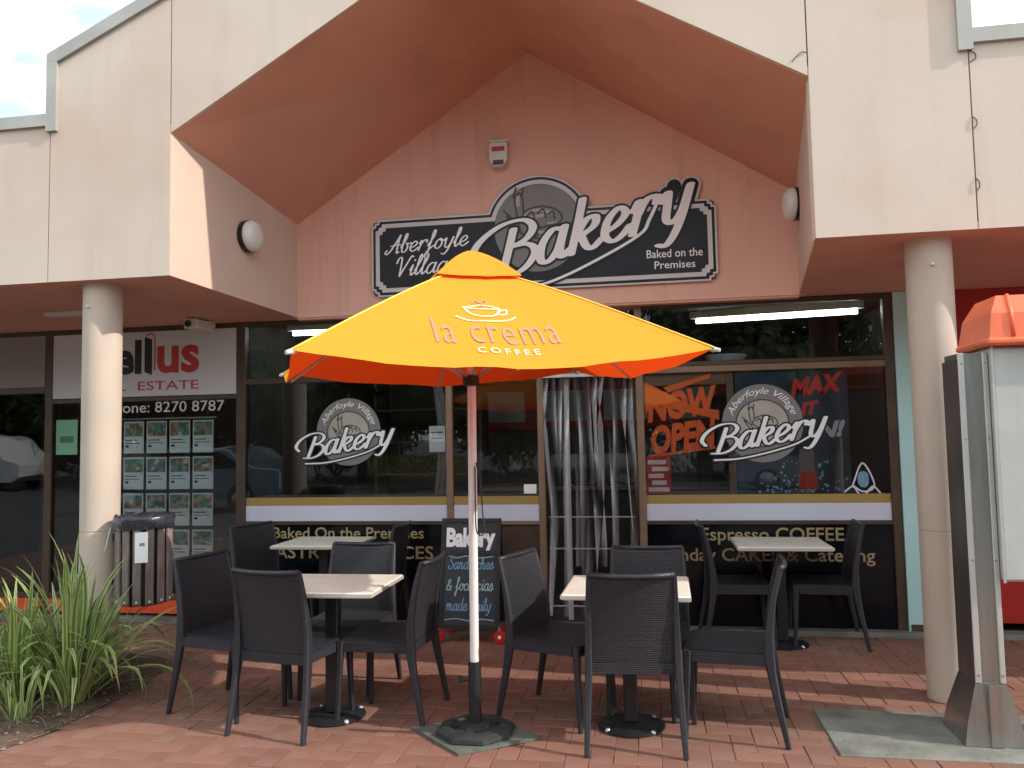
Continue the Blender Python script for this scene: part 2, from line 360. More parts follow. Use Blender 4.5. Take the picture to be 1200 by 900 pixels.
LET = {
 'A': (1.35, [[(-.15, .35), (-.25, .05), (.05, -.02), (.5, .7), (.95, 1.85)], [(.97, 1.85), (.92, .9), (1.0, .0), (1.2, .1)], [(.2, .75), (.7, .85), (1.25, .8)]]),
 'B': (1.8, [[(.78, 1.42), (.70, .8), (.58, .05)], [(-.30, .55), (-.62, .9), (-.4, 1.35), (.3, 1.66), (1.1, 1.62), (1.48, 1.3), (1.3, .98), (.80, .86)], [(.80, .86), (1.4, .78), (1.68, .45), (1.4, .06), (.85, -.08), (.25, .0)]]),
 'V': (1.35, [[(-.1, 1.3), (0, 1.75), (.3, 1.8), (.42, .9), (.5, .0)], [(.5, 0), (.9, 1.0), (1.25, 1.85), (1.45, 1.8)]]),
 'S': (1.15, [[(1.0, 1.6), (.75, 1.9), (.3, 1.75), (.3, 1.3), (.75, .95), (.9, .45), (.5, -.02), (.0, .15), (-.05, .5)]]),
 '&': (1.3, [[(1.05, 0), (.5, .8), (.3, 1.3), (.55, 1.6), (.75, 1.3), (.2, .7), (.15, .2), (.5, 0), (.85, .25), (1.05, .7)]]),
 'a': (1.1, [[(.78, .9), (.42, 1.0), (.1, .62), (.12, .12), (.38, .0), (.68, .3), (.82, .95)], [(.84, 1.0), (.76, .35), (.86, .02), (1.15, .22)]]),
 'b': (.95, [[(.0, .5), (.35, 1.4), (.35, 1.9), (.18, 1.7), (.12, .6), (.25, .03), (.6, .1), (.7, .6), (.5, .9), (.8, .85), (1.0, .9)]]),
 'c': (.85, [[(.7, .8), (.45, 1.0), (.12, .65), (.15, .12), (.45, 0), (.9, .3)]]),
 'd': (1.1, [[(.78, .9), (.42, 1.0), (.1, .62), (.12, .12), (.38, .0), (.68, .3), (.82, .95)], [(.9, 1.9), (.8, .9), (.76, .2), (.9, .02), (1.15, .22)]]),
 'e': (.96, [[(.08, .35), (.5, .5), (.74, .78), (.5, 1.02), (.16, .75), (.1, .28), (.38, .0), (.7, .1), (.95, .35)]]),
 'f': (.75, [[(.0, .4), (.45, 1.3), (.5, 1.9), (.3, 1.8), (.25, .6), (.15, -.6), (.0, -.8), (.0, -.4), (.35, .1), (.75, .4)]]),
 'g': (1.05, [[(.78, .9), (.42, 1.0), (.1, .62), (.12, .12), (.38, .0), (.68, .3), (.82, .95)], [(.84, 1.0), (.7, -.3), (.4, -.8), (.1, -.6), (.5, -.1), (1.1, .3)]]),
 'h': (1.05, [[(.0, .5), (.35, 1.4), (.35, 1.9), (.18, 1.7), (.1, .0)], [(.12, .5), (.45, 1.0), (.68, .85), (.65, .2), (.78, .0), (1.08, .25)]]),
 'i': (.6, [[(.1, .5), (.3, 1.0), (.24, .25), (.35, 0), (.62, .25)], [(.36, 1.4), (.38, 1.48)]]),
 'k': (1.1, [[(.26, 1.68), (.2, 1.0), (.08, .0)], [(.12, .42), (.45, .95), (.78, 1.0), (.78, .7), (.32, .48)], [(.36, .5), (.6, .1), (.82, .0), (1.12, .22)]]),
 'l': (.6, [[(.0, .4), (.4, 1.4), (.4, 1.9), (.22, 1.75), (.16, .4), (.28, .0), (.6, .3)]]),
 'm': (1.5, [[(.05, .8), (.15, 1.0), (.1, .0)], [(.12, .5), (.4, 1.0), (.58, .8), (.52, 0)], [(.55, .5), (.82, 1.0), (1.02, .8), (1.0, .15), (1.15, 0), (1.45, .25)]]),
 'n': (1.1, [[(.05, .8), (.18, 1.0), (.1, .0)], [(.12, .5), (.45, 1.0), (.68, .85), (.65, .2), (.78, .0), (1.08, .25)]]),
 'o': (.95, [[(.5, 1.0), (.15, .75), (.1, .2), (.4, 0), (.72, .3), (.7, .85), (.45, 1.0), (.6, .8), (1.0, .85)]]),
 'r': (1.0, [[(.05, .72), (.22, 1.02), (.2, .6), (.1, .0)], [(.18, .5), (.45, .98), (.78, 1.02), (.8, .78)]]),
 's': (.75, [[(.0, .2), (.4, 1.05), (.6, .55), (.45, .05), (.1, .05), (.4, .0), (.8, .3)]]),
 'w': (1.25, [[(.05, .9), (.1, .3), (.3, 0), (.55, .4), (.6, .95), (.6, .3), (.8, 0), (1.05, .4), (1.05, .95), (1.3, .85)]]),
 'y': (1.1, [[(.02, .72), (.18, 1.0), (.2, .6), (.22, .15), (.45, .0), (.72, .3), (.9, 1.0)], [(.92, 1.05), (.76, .2), (.55, -.38), (.3, -.66), (.05, -.58)]]),
 ' ': (.7, [])}
def script(word, shear=.3, gap=0.):
    out = []; x = 0
    for ch in word:
        if ch not in LET: continue
        wd, st = LET[ch]
        for s_ in st: out.append([(x+px+shear*py, py) for px, py in s_])
        x += wd+gap
    return out, x
def segs(strokes, n=7):
    A = []; B = []
    for s_ in strokes:
        c = catmull(s_, n)
        for a, b in zip(c[:-1], c[1:]): A.append(a); B.append(b)
    return np.array(A), np.array(B)
def dist(strokes, X, Y, nib=(1, 1, 0), n=7):
    """field whose zero level is the pen line; nib=(a,b,angle): ellipse half-widths"""
    A, B = segs(strokes, n); a, b, ang = nib; c, s_ = math.cos(ang), math.sin(ang)
    def T(P): return np.stack([(P[..., 0]*c+P[..., 1]*s_)/a, (-P[..., 0]*s_+P[..., 1]*c)/b], -1)
    A = T(A); B = T(B); P = T(np.stack([X, Y], -1)); d = np.full(X.shape, 1e9)
    for p, q in zip(A, B):
        v = q-p; L2 = max(v@v, 1e-12); t = np.clip(((P-p)@v)/L2, 0, 1)
        e = P-p-t[..., None]*v; d = np.minimum(d, (e**2).sum(-1))
    return np.sqrt(d)-1
def contour(F, x0, y0, h, run=400):
    """filled region F<0 -> 2D mesh (marching squares, full cells merged in rows)"""
    ny, nx = F.shape; vs = []; fs = []
    cell = [(0, 0), (1, 0), (1, 1), (0, 1)]
    for j in range(ny-1):
        i = 0
        while i < nx-1:
            c = [F[j+b, i+a] for a, b in cell]; ins = [v < 0 for v in c]
            if all(ins):
                k = i
                while k < nx-1 and k-i < run and F[j, k+1] < 0 and F[j+1, k+1] < 0: k += 1
                o = len(vs); vs += [(x0+i*h, y0+j*h), (x0+k*h, y0+j*h), (x0+k*h, y0+(j+1)*h), (x0+i*h, y0+(j+1)*h)]; fs.append((o, o+1, o+2, o+3)); i = k; continue
            if any(ins):
                poly = []
                for q in range(4):
                    a, b = cell[q], cell[(q+1) % 4]; fa, fb = c[q], c[(q+1) % 4]
                    if fa < 0: poly.append((x0+(i+a[0])*h, y0+(j+a[1])*h))
                    if (fa < 0) != (fb < 0):
                        t = fa/(fa-fb); poly.append((x0+(i+a[0]+(b[0]-a[0])*t)*h, y0+(j+a[1]+(b[1]-a[1])*t)*h))
                if len(poly) > 2: o = len(vs); vs += poly; fs.append(tuple(range(o, o+len(poly))))
            i += 1
    return vs, fs
def ink(strokes, nib, h=None, n=7, run=400):
    A, B = segs(strokes, n); P = np.concatenate([A, B]); pad = max(nib[0], nib[1])*1.6; h = h or min(nib[0], nib[1])*.7
    x0, y0 = P.min(0)-pad; x1, y1 = P.max(0)+pad
    X, Y = np.meshgrid(np.arange(x0, x1+h, h), np.arange(y0, y1+h, h))
    return contour(dist(strokes, X, Y, nib, n), x0, y0, h, run)
def xf2(strokes, s, ang, ox, oy):
    c, q = math.cos(ang)*s, math.sin(ang)*s
    return [[(ox+c*x-q*y, oy+q*x+c*y) for x, y in st] for st in strokes]
def onwallY(vf, Y):               # (x,z) -> plane y=Y
    return MB().add([(x, Y, z) for x, z in vf[0]], vf[1])
def circle(cx, cy, r, n=40, a0=0, a1=2*math.pi, ry=None):
    return [(cx+r*math.cos(a0+(a1-a0)*k/n), cy+(ry or r)*math.sin(a0+(a1-a0)*k/n)) for k in range(n+(0 if abs(a1-a0-2*math.pi) < 1e-6 else 1))]
def flat(pts, Y): return MB().add([(x, Y, z) for x, z in pts], [tuple(range(len(pts)))])
def ring(cx, cz, r0_, r1_, Y, n=48, a0=0, a1=2*math.pi, ry=1.0):
    vs = []; 
    for k in range(n+1):
        t = a0+(a1-a0)*k/n; vs += [(cx+r0_*math.cos(t), Y, cz+r0_*ry*math.sin(t)), (cx+r1_*math.cos(t), Y, cz+r1_*ry*math.sin(t))]
    return MB().add(vs, [(2*k, 2*k+1, 2*k+3, 2*k+2) for k in range(n)])
def arctext(body, cx, cz, r, h, a_mid, span, shear=.2, bold=0):
    vs, fs = text2d(body, 1, bold, shear, 1.0); vs = fit(vs, -.5, .5); k = h/max(v[1] for v in vs)
    return [(cx+(r+y*k)*math.cos(a_mid-x*span), cz+(r+y*k)*math.sin(a_mid-x*span)) for x, y in vs], fs
def bread(cx, cz, s):
    """basket of loaves, drawn in pen lines"""
    st = [[(-1.0, .35), (-.7, -.1), (-.2, -.45), (.4, -.5), (.9, -.3)], [(-.55, .1), (-.3, .5), (.25, .62), (.8, .45), (.95, .1), (.5, -.1), (-.1, -.1), (-.5, .1)],
          [(-.3, .3), (-.1, .45), (0, .2)], [(.1, .38), (.3, .52), (.4, .2)], [(.5, .35), (.65, .42), (.7, .15)], [(-.6, .2), (-.7, .9), (-.55, 1.15), (-.42, .9), (-.4, .45)],
          [(-1.0, .35), (-.6, .05), (-.5, -.3)], [(.2, -.15), (.6, -.05), (1.1, -.05), (1.0, -.3), (.5, -.4)], [(-.2, -.15), (.1, -.35), (-.1, -.5)], [(-1.1, .55), (-.8, .25)], [(-.75, 1.0), (-.65, 1.35)], [(-.45, 1.0), (-.4, 1.3)]]
    return xf2(st, s, 0, cx, cz)

# ================================================================== SETTING
g = MB(); g.add([(-600, -900, -.03), (600, -900, -.03), (600, 300, -.03), (-600, 300, -.03)], [(0, 1, 2, 3)])
obj('car_park_ground', g, M['asphalt'], kind='structure')
pav = obj('brick_paving', MB().add([(-9, -5.6, -.0035), (9, -5.6, -.0035), (9, -.12, -.0035), (-9, -.12, -.0035)], [(0, 1, 2, 3)]), M['mortar'], kind='structure')
obj('road_kerb', MB().box((-9, -5.75, -.03), (9, -5.6, .0), bev=.01), M['concrete'], kind='structure')
# herringbone clay pavers
BL, BW, G = .230, .115, .005
cells = []
for i in range(-60, 60):
    for j in range(-40, 40):
        # 90-degree herringbone unit
        bx = (i*BW)+0; by = j*BW
        k = (i-j) % 4
        if k == 0: cells.append((bx, by, BL, BW))
        elif k == 3: cells.append((bx, by, BW, BL)) if False else None
cells = []
for n_ in range(-50, 50):
    for m_ in range(-50, 50):
        ox = n_*BW+m_*2*BW; oy = n_*BW-m_*2*BW
        # each unit: one horizontal, one vertical brick
        cells.append((ox, oy, BL, BW)); cells.append((ox, oy+BW, BW, BL))
def inbed(x, y): return x < -3.27 and -3.5 < y < -1.0
sel = []
for x, y, a, b in cells:
    x += 0.0; y -= 2.5; cx, cy = x+a/2, y+b/2
    if not (-5.2 < cx < 3.6 and -3.6 < cy < -.18): continue
    if x+a/2 < -3.33 and -3.6 < cy < -1.0: continue
    if cx > .86 and cx < 2.9 and -2.5 < cy < -1.82: continue
    sel.append((x, y, a, b))
def seen(s_):                       # nearest to the camera first, those in front of it
    cx, cy = s_[0]+s_[2]/2, s_[1]+s_[3]/2
    v = Vector((cx, cy+DIST, -CH)); px = v.dot(rr)/v.dot(fw)*FPX; py = v.dot(uu)/v.dot(fw)*FPX
    return (v.length if (abs(px) < 620 and py > -460) else v.length+50)
sel.sort(key=seen)
def paver(w_, d_):
    return MB().box((-w_/2+G/2, -d_/2+G/2, -.03), (w_/2-G/2, d_/2-G/2, .0), bev=.0025)
bm1 = obj('brick', paver(BL, BW), M['brick'], pav); bm2 = obj('brick', paver(BW, BL), M['brick'], pav)
first = {True: bm1, False: bm2}; used = {True: False, False: False}
for s_ in sel[:300]:
    h_ = s_[2] > s_[3]; src = first[h_]
    o = src if not used[h_] else src.copy()
    if used[h_]: COL.objects.link(o)
    used[h_] = True; o.parent = pav
    o.location = (s_[0]+s_[2]/2, s_[1]+s_[3]/2, random.uniform(-.0015, .002)); o.rotation_euler = (random.uniform(-.006, .006), random.uniform(-.006, .006), random.uniform(-.008, .008))
rest = MB()
for s_ in sel[300:]:
    b_ = paver(s_[2], s_[3]); z_ = random.uniform(-.0015, .002); rest.add([(v[0]+s_[0]+s_[2]/2, v[1]+s_[1]+s_[3]/2, v[2]+z_) for v in b_.v], b_.f)
obj('bricks', rest, M['brick'], pav, kind='stuff')
# garden bed
bed = [(-9, -4.2), (-3.6, -4.2), (-3.42, -3.4), (-3.34, -2.94), (-3.26, -2.69), (-3.27, -2.39), (-3.26, -2.03), (-3.33, -1.58), (-3.45, -1.25), (-3.8, -1.1), (-9, -1.1)]
bd = MB(); N = 46
rs = random.Random(3)
pts = []
def edge_x(y):
    e = [(p[1], p[0]) for p in bed[1:10]]; e.sort()
    for (ya, xa), (yb, xb) in zip(e[:-1], e[1:]):
        if ya <= y <= yb: return xa+(xb-xa)*(y-ya)/(yb-ya)
    return e[-1][1] if y > e[-1][0] else e[0][1]
for j in range(61):
    y = -4.2+j*3.1/60; ex = edge_x(y)
    for i in range(71):
        t = i/70; x = -7+(ex+7)*t
        z = .004+(.035+.02*rs.random())*min(1, (1-t)*12)*min(1, j/4, (60-j)/4)
        pts.append((x, y, z))
bd.add(pts, [(j*71+i, j*71+i+1, j*71+72+i, j*71+71+i) for j in range(60) for i in range(70)])
obj('garden_soil', bd, M['soil'], smooth=True, kind='structure', recalc=False)
pb = MB()
for k in range(170):
    y = rs.uniform(-3.1, -1.3); x = edge_x(y)-abs(rs.gauss(0, .25))+.01; s_ = rs.uniform(.006, .02)
    if rs.random() < .15: x += rs.uniform(0, .15)
    vs = [Vector((rs.uniform(.7, 1.2)*a, rs.uniform(.7, 1.2)*b, c*.6))*s_ for a, b, c in ((1, 0, 0), (0, 1, 0), (-1, 0, 0), (0, -1, 0), (0, 0, 1))]
    pb.add([(v.x+x, v.y+y, v.z+(.035 if x < edge_x(y)-.08 else .004)) for v in vs], [(0, 1, 4), (1, 2, 4), (2, 3, 4), (3, 0, 4)])
obj('pebbles', pb, M['pebble'], kind='stuff')
# concrete slab under the phone booth
obj('concrete_slab', MB().box((.84, -2.5, -.02), (2.9, -1.83, .006), bev=.005), M['concrete'], kind='structure')

# ================================================================== BUILDING
shop = thing('shop_building', 'beige and peach rendered shop building with gabled entrance canopy on two round columns', 'building', (-1.09, 0, 0))
YF, YB = -1.77, -.12
XL, XR, CX = -3.16, .977, -1.09
def panel(pts, y0=YF, y1=-1.66, m='fascia', name='fascia_panel'): return obj(name, MB().prism(pts, y0, y1), M[m], shop)
j = .004
top = lambda x: 5.58-.46*abs(x-CX)
panel([(-9, 2.68), (-6.9-j, 2.68), (-6.9-j, 3.78), (-9, 3.78)])
panel([(-6.9+j, 2.68), (-4.08-j, 2.68), (-4.08-j, 3.78), (-6.9+j, 3.78)])
panel([(-4.08+j, 2.68), (XL-j, 2.68), (XL-j, top(XL)), (-4.08+j, top(-4.08))])
panel([(XL+j, 3.66), (CX, 4.86), (XR-j, 3.66), (XR-j, top(XR)), (CX, top(CX)), (XL+j, top(XL))])
panel([(XR+j, 2.68), (1.86-j, 2.68), (1.86-j, top(1.86)), (XR+j, top(XR))])
panel([(1.86+j, 2.68), (4.6-j, 2.68), (4.6-j, 3.76), (1.86+j, 3.76)])
panel([(4.6+j, 2.68), (9, 2.68), (9, 3.76), (4.6+j, 3.76)])
# dark rubber in the joints and backing
obj('joint_backing', MB().box((-9, -1.655, 2.70), (-4.2, -1.6, 3.7)).box((-4.2, -1.655, 2.70), (XL-.02, -1.6, 4.1)).box((XR+.02, -1.655, 2.70), (1.9, -1.6, 4.1)).box((1.9, -1.655, 2.7), (9, -1.6, 3.7))
    .prism([(XL-.02, 3.9), (CX, 5.0), (XR+.02, 3.9), (XR+.02, 4.4), (CX, 5.4), (XL-.02, 4.4)], -1.655, -1.6), M['dark'], shop)
# metal capping, mitred, butted end to end
cp = .085
def cap(pts): return obj('capping', MB().prism(pts, YF-.025, -1.5), M['capping'], shop)
s46 = .46
cap([(-9, 3.78), (-4.10, 3.78), (-4.10-.0, 3.78+cp), (-9, 3.78+cp)])
cap([(-4.10, 3.74), (-4.02, 3.74), (-4.02, top(-4.02)), (-4.10, top(-4.1)+cp*.6)])
cap([(-4.10, top(-4.1)+cp*.62), (-4.02, top(-4.02)+.001), (CX, top(CX)), (CX, top(CX)+cp*1.15), (-4.10, top(-4.1)+cp*1.15)])
cap([(CX, top(CX)), (1.80, top(1.80)+.001), (1.88, top(1.88)+cp*.62), (1.88, top(1.88)+cp*1.15), (CX, top(CX)+cp*1.15)])
cap([(1.80, 3.72), (1.88, 3.72), (1.88, top(1.88)+cp*.6), (1.80, top(1.8))])
cap([(1.88, 3.76), (9, 3.76), (9, 3.76+cp), (1.88, 3.76+cp)])
for z_, dx_ in ((3.72, .03), (3.33, .018), (2.97, .014)):
    obj('loose_sealant', MB().tube([tuple(p) for p in catmull([(1.86, YF-.004, z_), (1.86+dx_, YF-.008, z_-.02), (1.86+dx_*1.1, YF-.008, z_-.05), (1.862, YF-.004, z_-.07)], 4)], .0028, 5), M['dark'], shop)
obj('loose_sealant', MB().tube([tuple(p) for p in catmull([(XR-.004, YF-.004, 3.80), (XR-.04, YF-.006, 3.80), (XR-.09, YF-.004, 3.75)], 4)], .0022, 5), M['dark'], shop)
# roof sheet behind
obj('roof', MB().box((-9, -1.5, 3.6), (XL-.3, 5, 3.7)).box((XR+.3, -1.5, 3.6), (9, 5, 3.7))
    .prism([(-3.5, 4.45), (CX, 5.5), (1.3, 4.45), (1.3, 4.5), (CX, 5.56), (-3.5, 4.5)], -1.5, 5), M['capping'], shop)
# recess: side walls, gable wall, sloping soffits
def quad(name, pts, m, t=None): 
    o = MB(); v = [Vector(p) for p in pts]; n = (v[1]-v[0]).cross(v[2]-v[0]).normalized()*.05
    if t: n = Vector(t)
    k = len(v); o.add(v+[p+n for p in v], [tuple(range(k)), tuple(range(2*k-1, k-1, -1))]+[(i, i+k, (i+1) % k+k, (i+1) % k) for i in range(k)])
    return obj(name, o, M[m], shop)
quad('side_wall', [(XL, YF+.001, 2.683), (-3.0, YB, 2.625), (-3.0, YB, 3.50), (XL, YF+.001, 3.72)], 'wallside', (-.05, 0, 0))
quad('side_wall', [(XR, YF+.001, 2.683), (1.166, YB, 2.625), (1.166, YB, 3.50), (XR, YF+.001, 3.72)], 'wallside', (.05, 0, 0))
panel([(-3.05, 2.62), (1.216, 2.62), (1.216, 3.44), (-.94, 4.86), (-3.05, 3.44)], YB, YB+.1, 'peach', 'gable_wall')
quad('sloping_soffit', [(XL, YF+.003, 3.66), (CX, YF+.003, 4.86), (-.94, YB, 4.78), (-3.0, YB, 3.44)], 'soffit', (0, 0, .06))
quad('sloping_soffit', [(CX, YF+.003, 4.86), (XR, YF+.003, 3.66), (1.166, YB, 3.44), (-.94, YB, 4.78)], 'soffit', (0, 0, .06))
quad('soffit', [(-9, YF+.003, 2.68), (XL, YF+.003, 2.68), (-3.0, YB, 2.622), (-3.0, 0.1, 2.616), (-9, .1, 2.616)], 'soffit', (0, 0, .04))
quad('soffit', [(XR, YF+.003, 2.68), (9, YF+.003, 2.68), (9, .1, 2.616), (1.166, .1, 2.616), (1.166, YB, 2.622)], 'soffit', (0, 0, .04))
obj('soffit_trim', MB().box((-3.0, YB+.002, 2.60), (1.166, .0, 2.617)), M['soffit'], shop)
# columns
for cx, cy, seed in ((-3.80, -1.57, 1), (1.66, -1.54, 2)):
    c = MB().lathe([(.128, .0), (.128, .955), (.125, .957), (.125, .963), (.128, .965), (.128, 2.684)], (cx, cy), 40)
    o = obj('column', c, M['column'], shop, smooth=30)
    obj('eyelet', MB().lathe([(.0, 0), (.012, .004), (.012, .02), (0, .022)], (cx-.02, cy-.131), 10).xf(Matrix.Identity(4)).xf(Matrix.Translation((0, 0, 2.50))), M['plastic_white'], o)
# threshold, frames
obj('threshold', MB().box((-9, -.12, -.02), (9, .05, .035), bev=.006), M['concrete'], shop)
FY0, FY1 = -.035, .035
def post(x, wd=.06, z0=.035, z1=2.616, m='frame'): return obj('window_post', MB().box((x-wd/2, FY0, z0), (x+wd/2, FY1, z1), bev=.004), M[m], shop)
def railx(x0, x1, z, h=.05, m='frame', y0=FY0+.003, y1=FY1-.003, name='window_rail'): return obj(name, MB().box((x0, y0, z-h/2), (x1, y1, z+h/2), bev=.003), M[m], shop)
posts = [(-7.6, .08), (-5.485, .075), (-3.575, .085), (-1.685, .055), (-.905, .055), (-.09, .06), (1.83, .07)]
for x, wd in posts: post(x, wd, m='tan' if x in (-.09, -.905, -1.685) else 'frame')
def bay(x0, x1, rails, panes, m='frame'):
    for z, h in rails: railx(x0, x1, z, h, m)
    for z0, z1 in panes: obj('pane', MB().add([(x0-.005, -.006, z0), (x1+.005, -.006, z0), (x1+.005, -.006, z1), (x0-.005, -.006, z1)], [(0, 1, 2, 3)]), M['glass'], shop, recalc=False)
bay(-7.56, -5.5225, [(2.595, .04), (2.07, .06), (.2, .05)], [(.225, 2.04)])
bay(-5.4475, -3.6175, [(2.595, .04), (1.96, .04), (.2, .05)], [(.225, 1.94)])
bay(-3.5325, -1.7125, [(2.595, .04), (2.085, .05), (.845, .03)], [(.86, 2.06), (2.11, 2.575)])
bay(-1.6575, -.9325, [(2.595, .04), (2.085, .05), (.845, .03)], [(.86, 2.06), (2.11, 2.575)], 'tan')
bay(-.8775, -.12, [(2.595, .04), (2.085, .05)], [(2.11, 2.575)], 'tan')
bay(-.06, 1.795, [(2.595, .04), (2.115, .035), (.845, .03)], [(.86, 2.045), (2.1325, 2.575)])
railx(-.06, 1.795, 2.07, .05, 'tan')
railx(-.06, .60, 1.995, .10, 'tan', .02, .05); obj('window_post', MB().box((.60, .02, .86), (.655, .05, 2.045)), M['tan'], shop)
# painted sill bars of the real estate office
for x0, x1 in ((-9, -5.53), (-5.44, -3.62)): railx(x0, x1, .115, .115, 'orangebar', -.05, .03, 'sill_panel')
# blank grey sign panel, left bay
obj('blank_panel', MB().box((-7.55, -.03, 2.1), (-5.53, .0, 2.575)), M['blind'], shop)
# bakery lower panels with bands
def band(x0, x1):
    obj('gold_band', MB().box((x0, -.016, .995), (x1, -.0065, 1.065)), M['gold'], shop)
    obj('white_band', MB().box((x0, -.018, .862), (x1, -.0067, .9945)), M['lavwhite'], shop)
band(-3.531, -1.714); band(-1.656, -.934); band(-.059, 1.793)
lp = obj('lower_panel', MB().box((-3.531, -.012, .037), (-1.714, .03, .829)), M['gloss_black'], shop)
rp_ = obj('lower_panel', MB().box((-.059, -.012, .037), (1.793, .03, .829)), M['gloss_black'], shop)
obj('lower_panel', MB().box((-1.656, -.01, .037), (-.934, .02, .829)), M['frame'], shop)
def line(body, x0, x1, z, Y, m, parent, hz=None, bold=.0, name='lettering', shear=0, space=1):
    vs, fs = text2d(body, 1, bold, shear, space); vs = fit(vs, x0, x1); 
    if hz: k = hz/max(v[1] for v in vs); vs = [(a, b*k) for a, b in vs]
    return obj(name, onwallY(([(a, b+z) for a, b in vs], fs), Y), M[m], parent, recalc=False)
line('Baked On the Premises', -3.28, -1.92, .715, -.0135, 'goldtext', lp, .095, .01)
line('PASTRIES  &  SLICES', -3.34, -1.84, .545, -.0135, 'goldtext', lp, .105, .01)
line('Espresso COFFEE', .36, 1.44, .705, -.0135, 'goldtext', rp_, .10, .01)
line('Birthday CAKES & Catering', -.03, 1.66, .545, -.0135, 'goldtext', rp_, .10, .01)
# aqua pier and red shopfront to the right
obj('pier', MB().box((1.868, -.05, .035), (2.16, .2, 2.616)), M['aqua'], shop)
obj('pier_base', MB().box((1.885, -.058, .036), (2.18, -.0505, .085)), M['frame'], shop)
obj('red_shopfront', MB().box((2.2, -.02, .1), (9, .2, 2.616)), M['redshop'], shop)
obj('pier_trim', MB().box((2.162, -.03, .036), (2.198, .1, 2.616)), M['frame'], shop)
obj('shopfront_stripe', MB().prism([(2.22, .48), (4.2, .95), (4.2, 1.0), (2.22, .51)], -.024, -.0205), M['goldtext'], shop)
# interior shell
shell = MB().box((-9, 4.0, 0), (9, 4.1, 2.7))
obj('back_wall', shell, M['intwall'], shop)
obj('interior_floor', MB().box((-9, .05, -.02), (9, 4.0, .02)), M['intfloor'], shop)
obj('interior_ceiling', MB().box((-9, .1, 2.66), (9, 4.0, 2.7)), M['interior'], shop)
for x in (-9, -3.62, 2.05, 8.9): obj('partition_wall', MB().box((x, .06, .02), (x+.08, 4.0, 2.66)), M['interior'], shop)

# real estate sign panel
rs_ = thing('estate_sign', 'wide pale grey shop sign with a black and red logo above the office window', 'sign', (-4.53, -.03, 1.99))
obj('sign_board', MB().box((-5.445, -.03, 1.985), (-3.62, .0, 2.572)), M['signgrey'], rs_)
def letters(body, x0, x1, z, h, m, parent, Y, bold=.0): return line(body, x0, x1, z, Y, m, parent, h, bold)
letters('Sel', -5.0, -4.545, 2.205, .30, 'dark', rs_, -.0315, .04)
obj('door_mark', MB().add([(-4.515, -.0315, 2.205), (-4.44, -.0315, 2.175), (-4.44, -.0315, 2.50), (-4.515, -.0315, 2.525)], [(0, 1, 2, 3)]), M['dark'], rs_)
obj('door_mark', onwallY(ink([[(-4.50, 2.535), (-4.415, 2.535), (-4.415, 2.215)]], (.006, .006, 0), n=2), -.0318), M['logored'], rs_)
letters('us', -4.39, -3.975, 2.205, .235, 'logored', rs_, -.0315, .03)
letters('REAL  ESTATE', -5.10, -3.98, 2.04, .08, 'logored', rs_, -.0315, .006)
letters('Phone: 8270 8787', -4.90, -3.745, 1.84, .095, 'silverprint', rs_, -.0075, .004)
# listing cards in the window
disp = thing('window_display', 'rows of printed property cards hanging inside the office window beside the bin', 'window display', (-4.4, .03, .45))
cg = bpy.data.materials.new('card_photo'); cg.use_nodes = True
t = cg.node_tree; b = t.nodes['Principled BSDF']; vn = t.nodes.new('ShaderNodeTexVoronoi'); vn.inputs['Scale'].default_value = 26
c_ = t.nodes.new('ShaderNodeTexCoord'); oi = t.nodes.new('ShaderNodeObjectInfo'); va = t.nodes.new('ShaderNodeVectorMath')
t.links.new(c_.outputs['Object'], va.inputs[0]); t.links.new(oi.outputs['Random'], va.inputs[1])
vm = t.nodes.new('ShaderNodeVectorMath'); vm.operation = 'SCALE'; vm.inputs['Scale'].default_value = 7; 
t.links.new(oi.outputs['Random'], vm.inputs[0]); t.links.new(vm.outputs[0], va.inputs[1]); t.links.new(va.outputs[0], vn.inputs[0])
sp = t.nodes.new('ShaderNodeSeparateColor'); t.links.new(vn.outputs['Color'], sp.inputs[0]); rpn = t.nodes.new('ShaderNodeValToRGB'); rpn.color_ramp.interpolation = 'CONSTANT'
e = rpn.color_ramp.elements; e[0].color = (.10, .22, .10, 1); e[1].position = .3; e[1].color = (.45, .12, .08, 1)
for p_, q_ in ((.42, (.18, .34, .42, 1)), (.6, (.42, .34, .22, 1)), (.78, (.12, .30, .22, 1)), (.9, (.6, .62, .58, 1))): k = e.new(p_); k.color = q_
t.links.new(sp.outputs[0], rpn.inputs[0]); t.links.new(rpn.outputs[0], b.inputs['Base Color'])
lg = MATS['paper']
card = obj('card', MB().box((-.10, .02, -.145), (.10, .024, .145)), M['paper'], disp, origin=(0, 0, 0))
cphoto = obj('card_print', MB().box((-.088, .0165, .01), (.088, .0198, .13)), cg, card, origin=(0, 0, 0))
ctext = obj('card_text', MB().box((-.08, .0172, -.03), (.03, .0198, -.022)).box((-.08, .0172, -.055), (.06, .0198, -.049)).box((-.08, .0172, -.09), (-.05, .0198, -.07)), M['darkprint'], card, origin=(0, 0, 0))
def set_child(o, par, loc):
    o.parent = par; o.location = loc
k = 0
for r_ in range(4):
    for c in range(5):
        x = -3.965-c*.228; z = 1.615-r_*.325
        if k == 0: cc = card; pp = [cphoto, ctext]
        else:
            cc = card.copy(); COL.objects.link(cc); pp = []
            for q_ in (cphoto, ctext):
                d_ = q_.copy(); COL.objects.link(d_); d_.parent = cc; pp.append(d_)
        cc.parent = disp; cc.location = Vector((x, .0, z))-Vector(disp.location)
        for d_ in pp: d_.location = (0, 0, 0)
        k += 1
obj('display_rail', MB().box((-5.0, .026, 1.775), (-3.84, .03, 1.79)).box((-5.0, .026, .45), (-3.84, .03, .46)), M['steel'], disp)
gn = thing('green_notice', 'small pale green notice stuck inside the office glass left of the round column', 'notice', (-5.31, .0, 1.48))
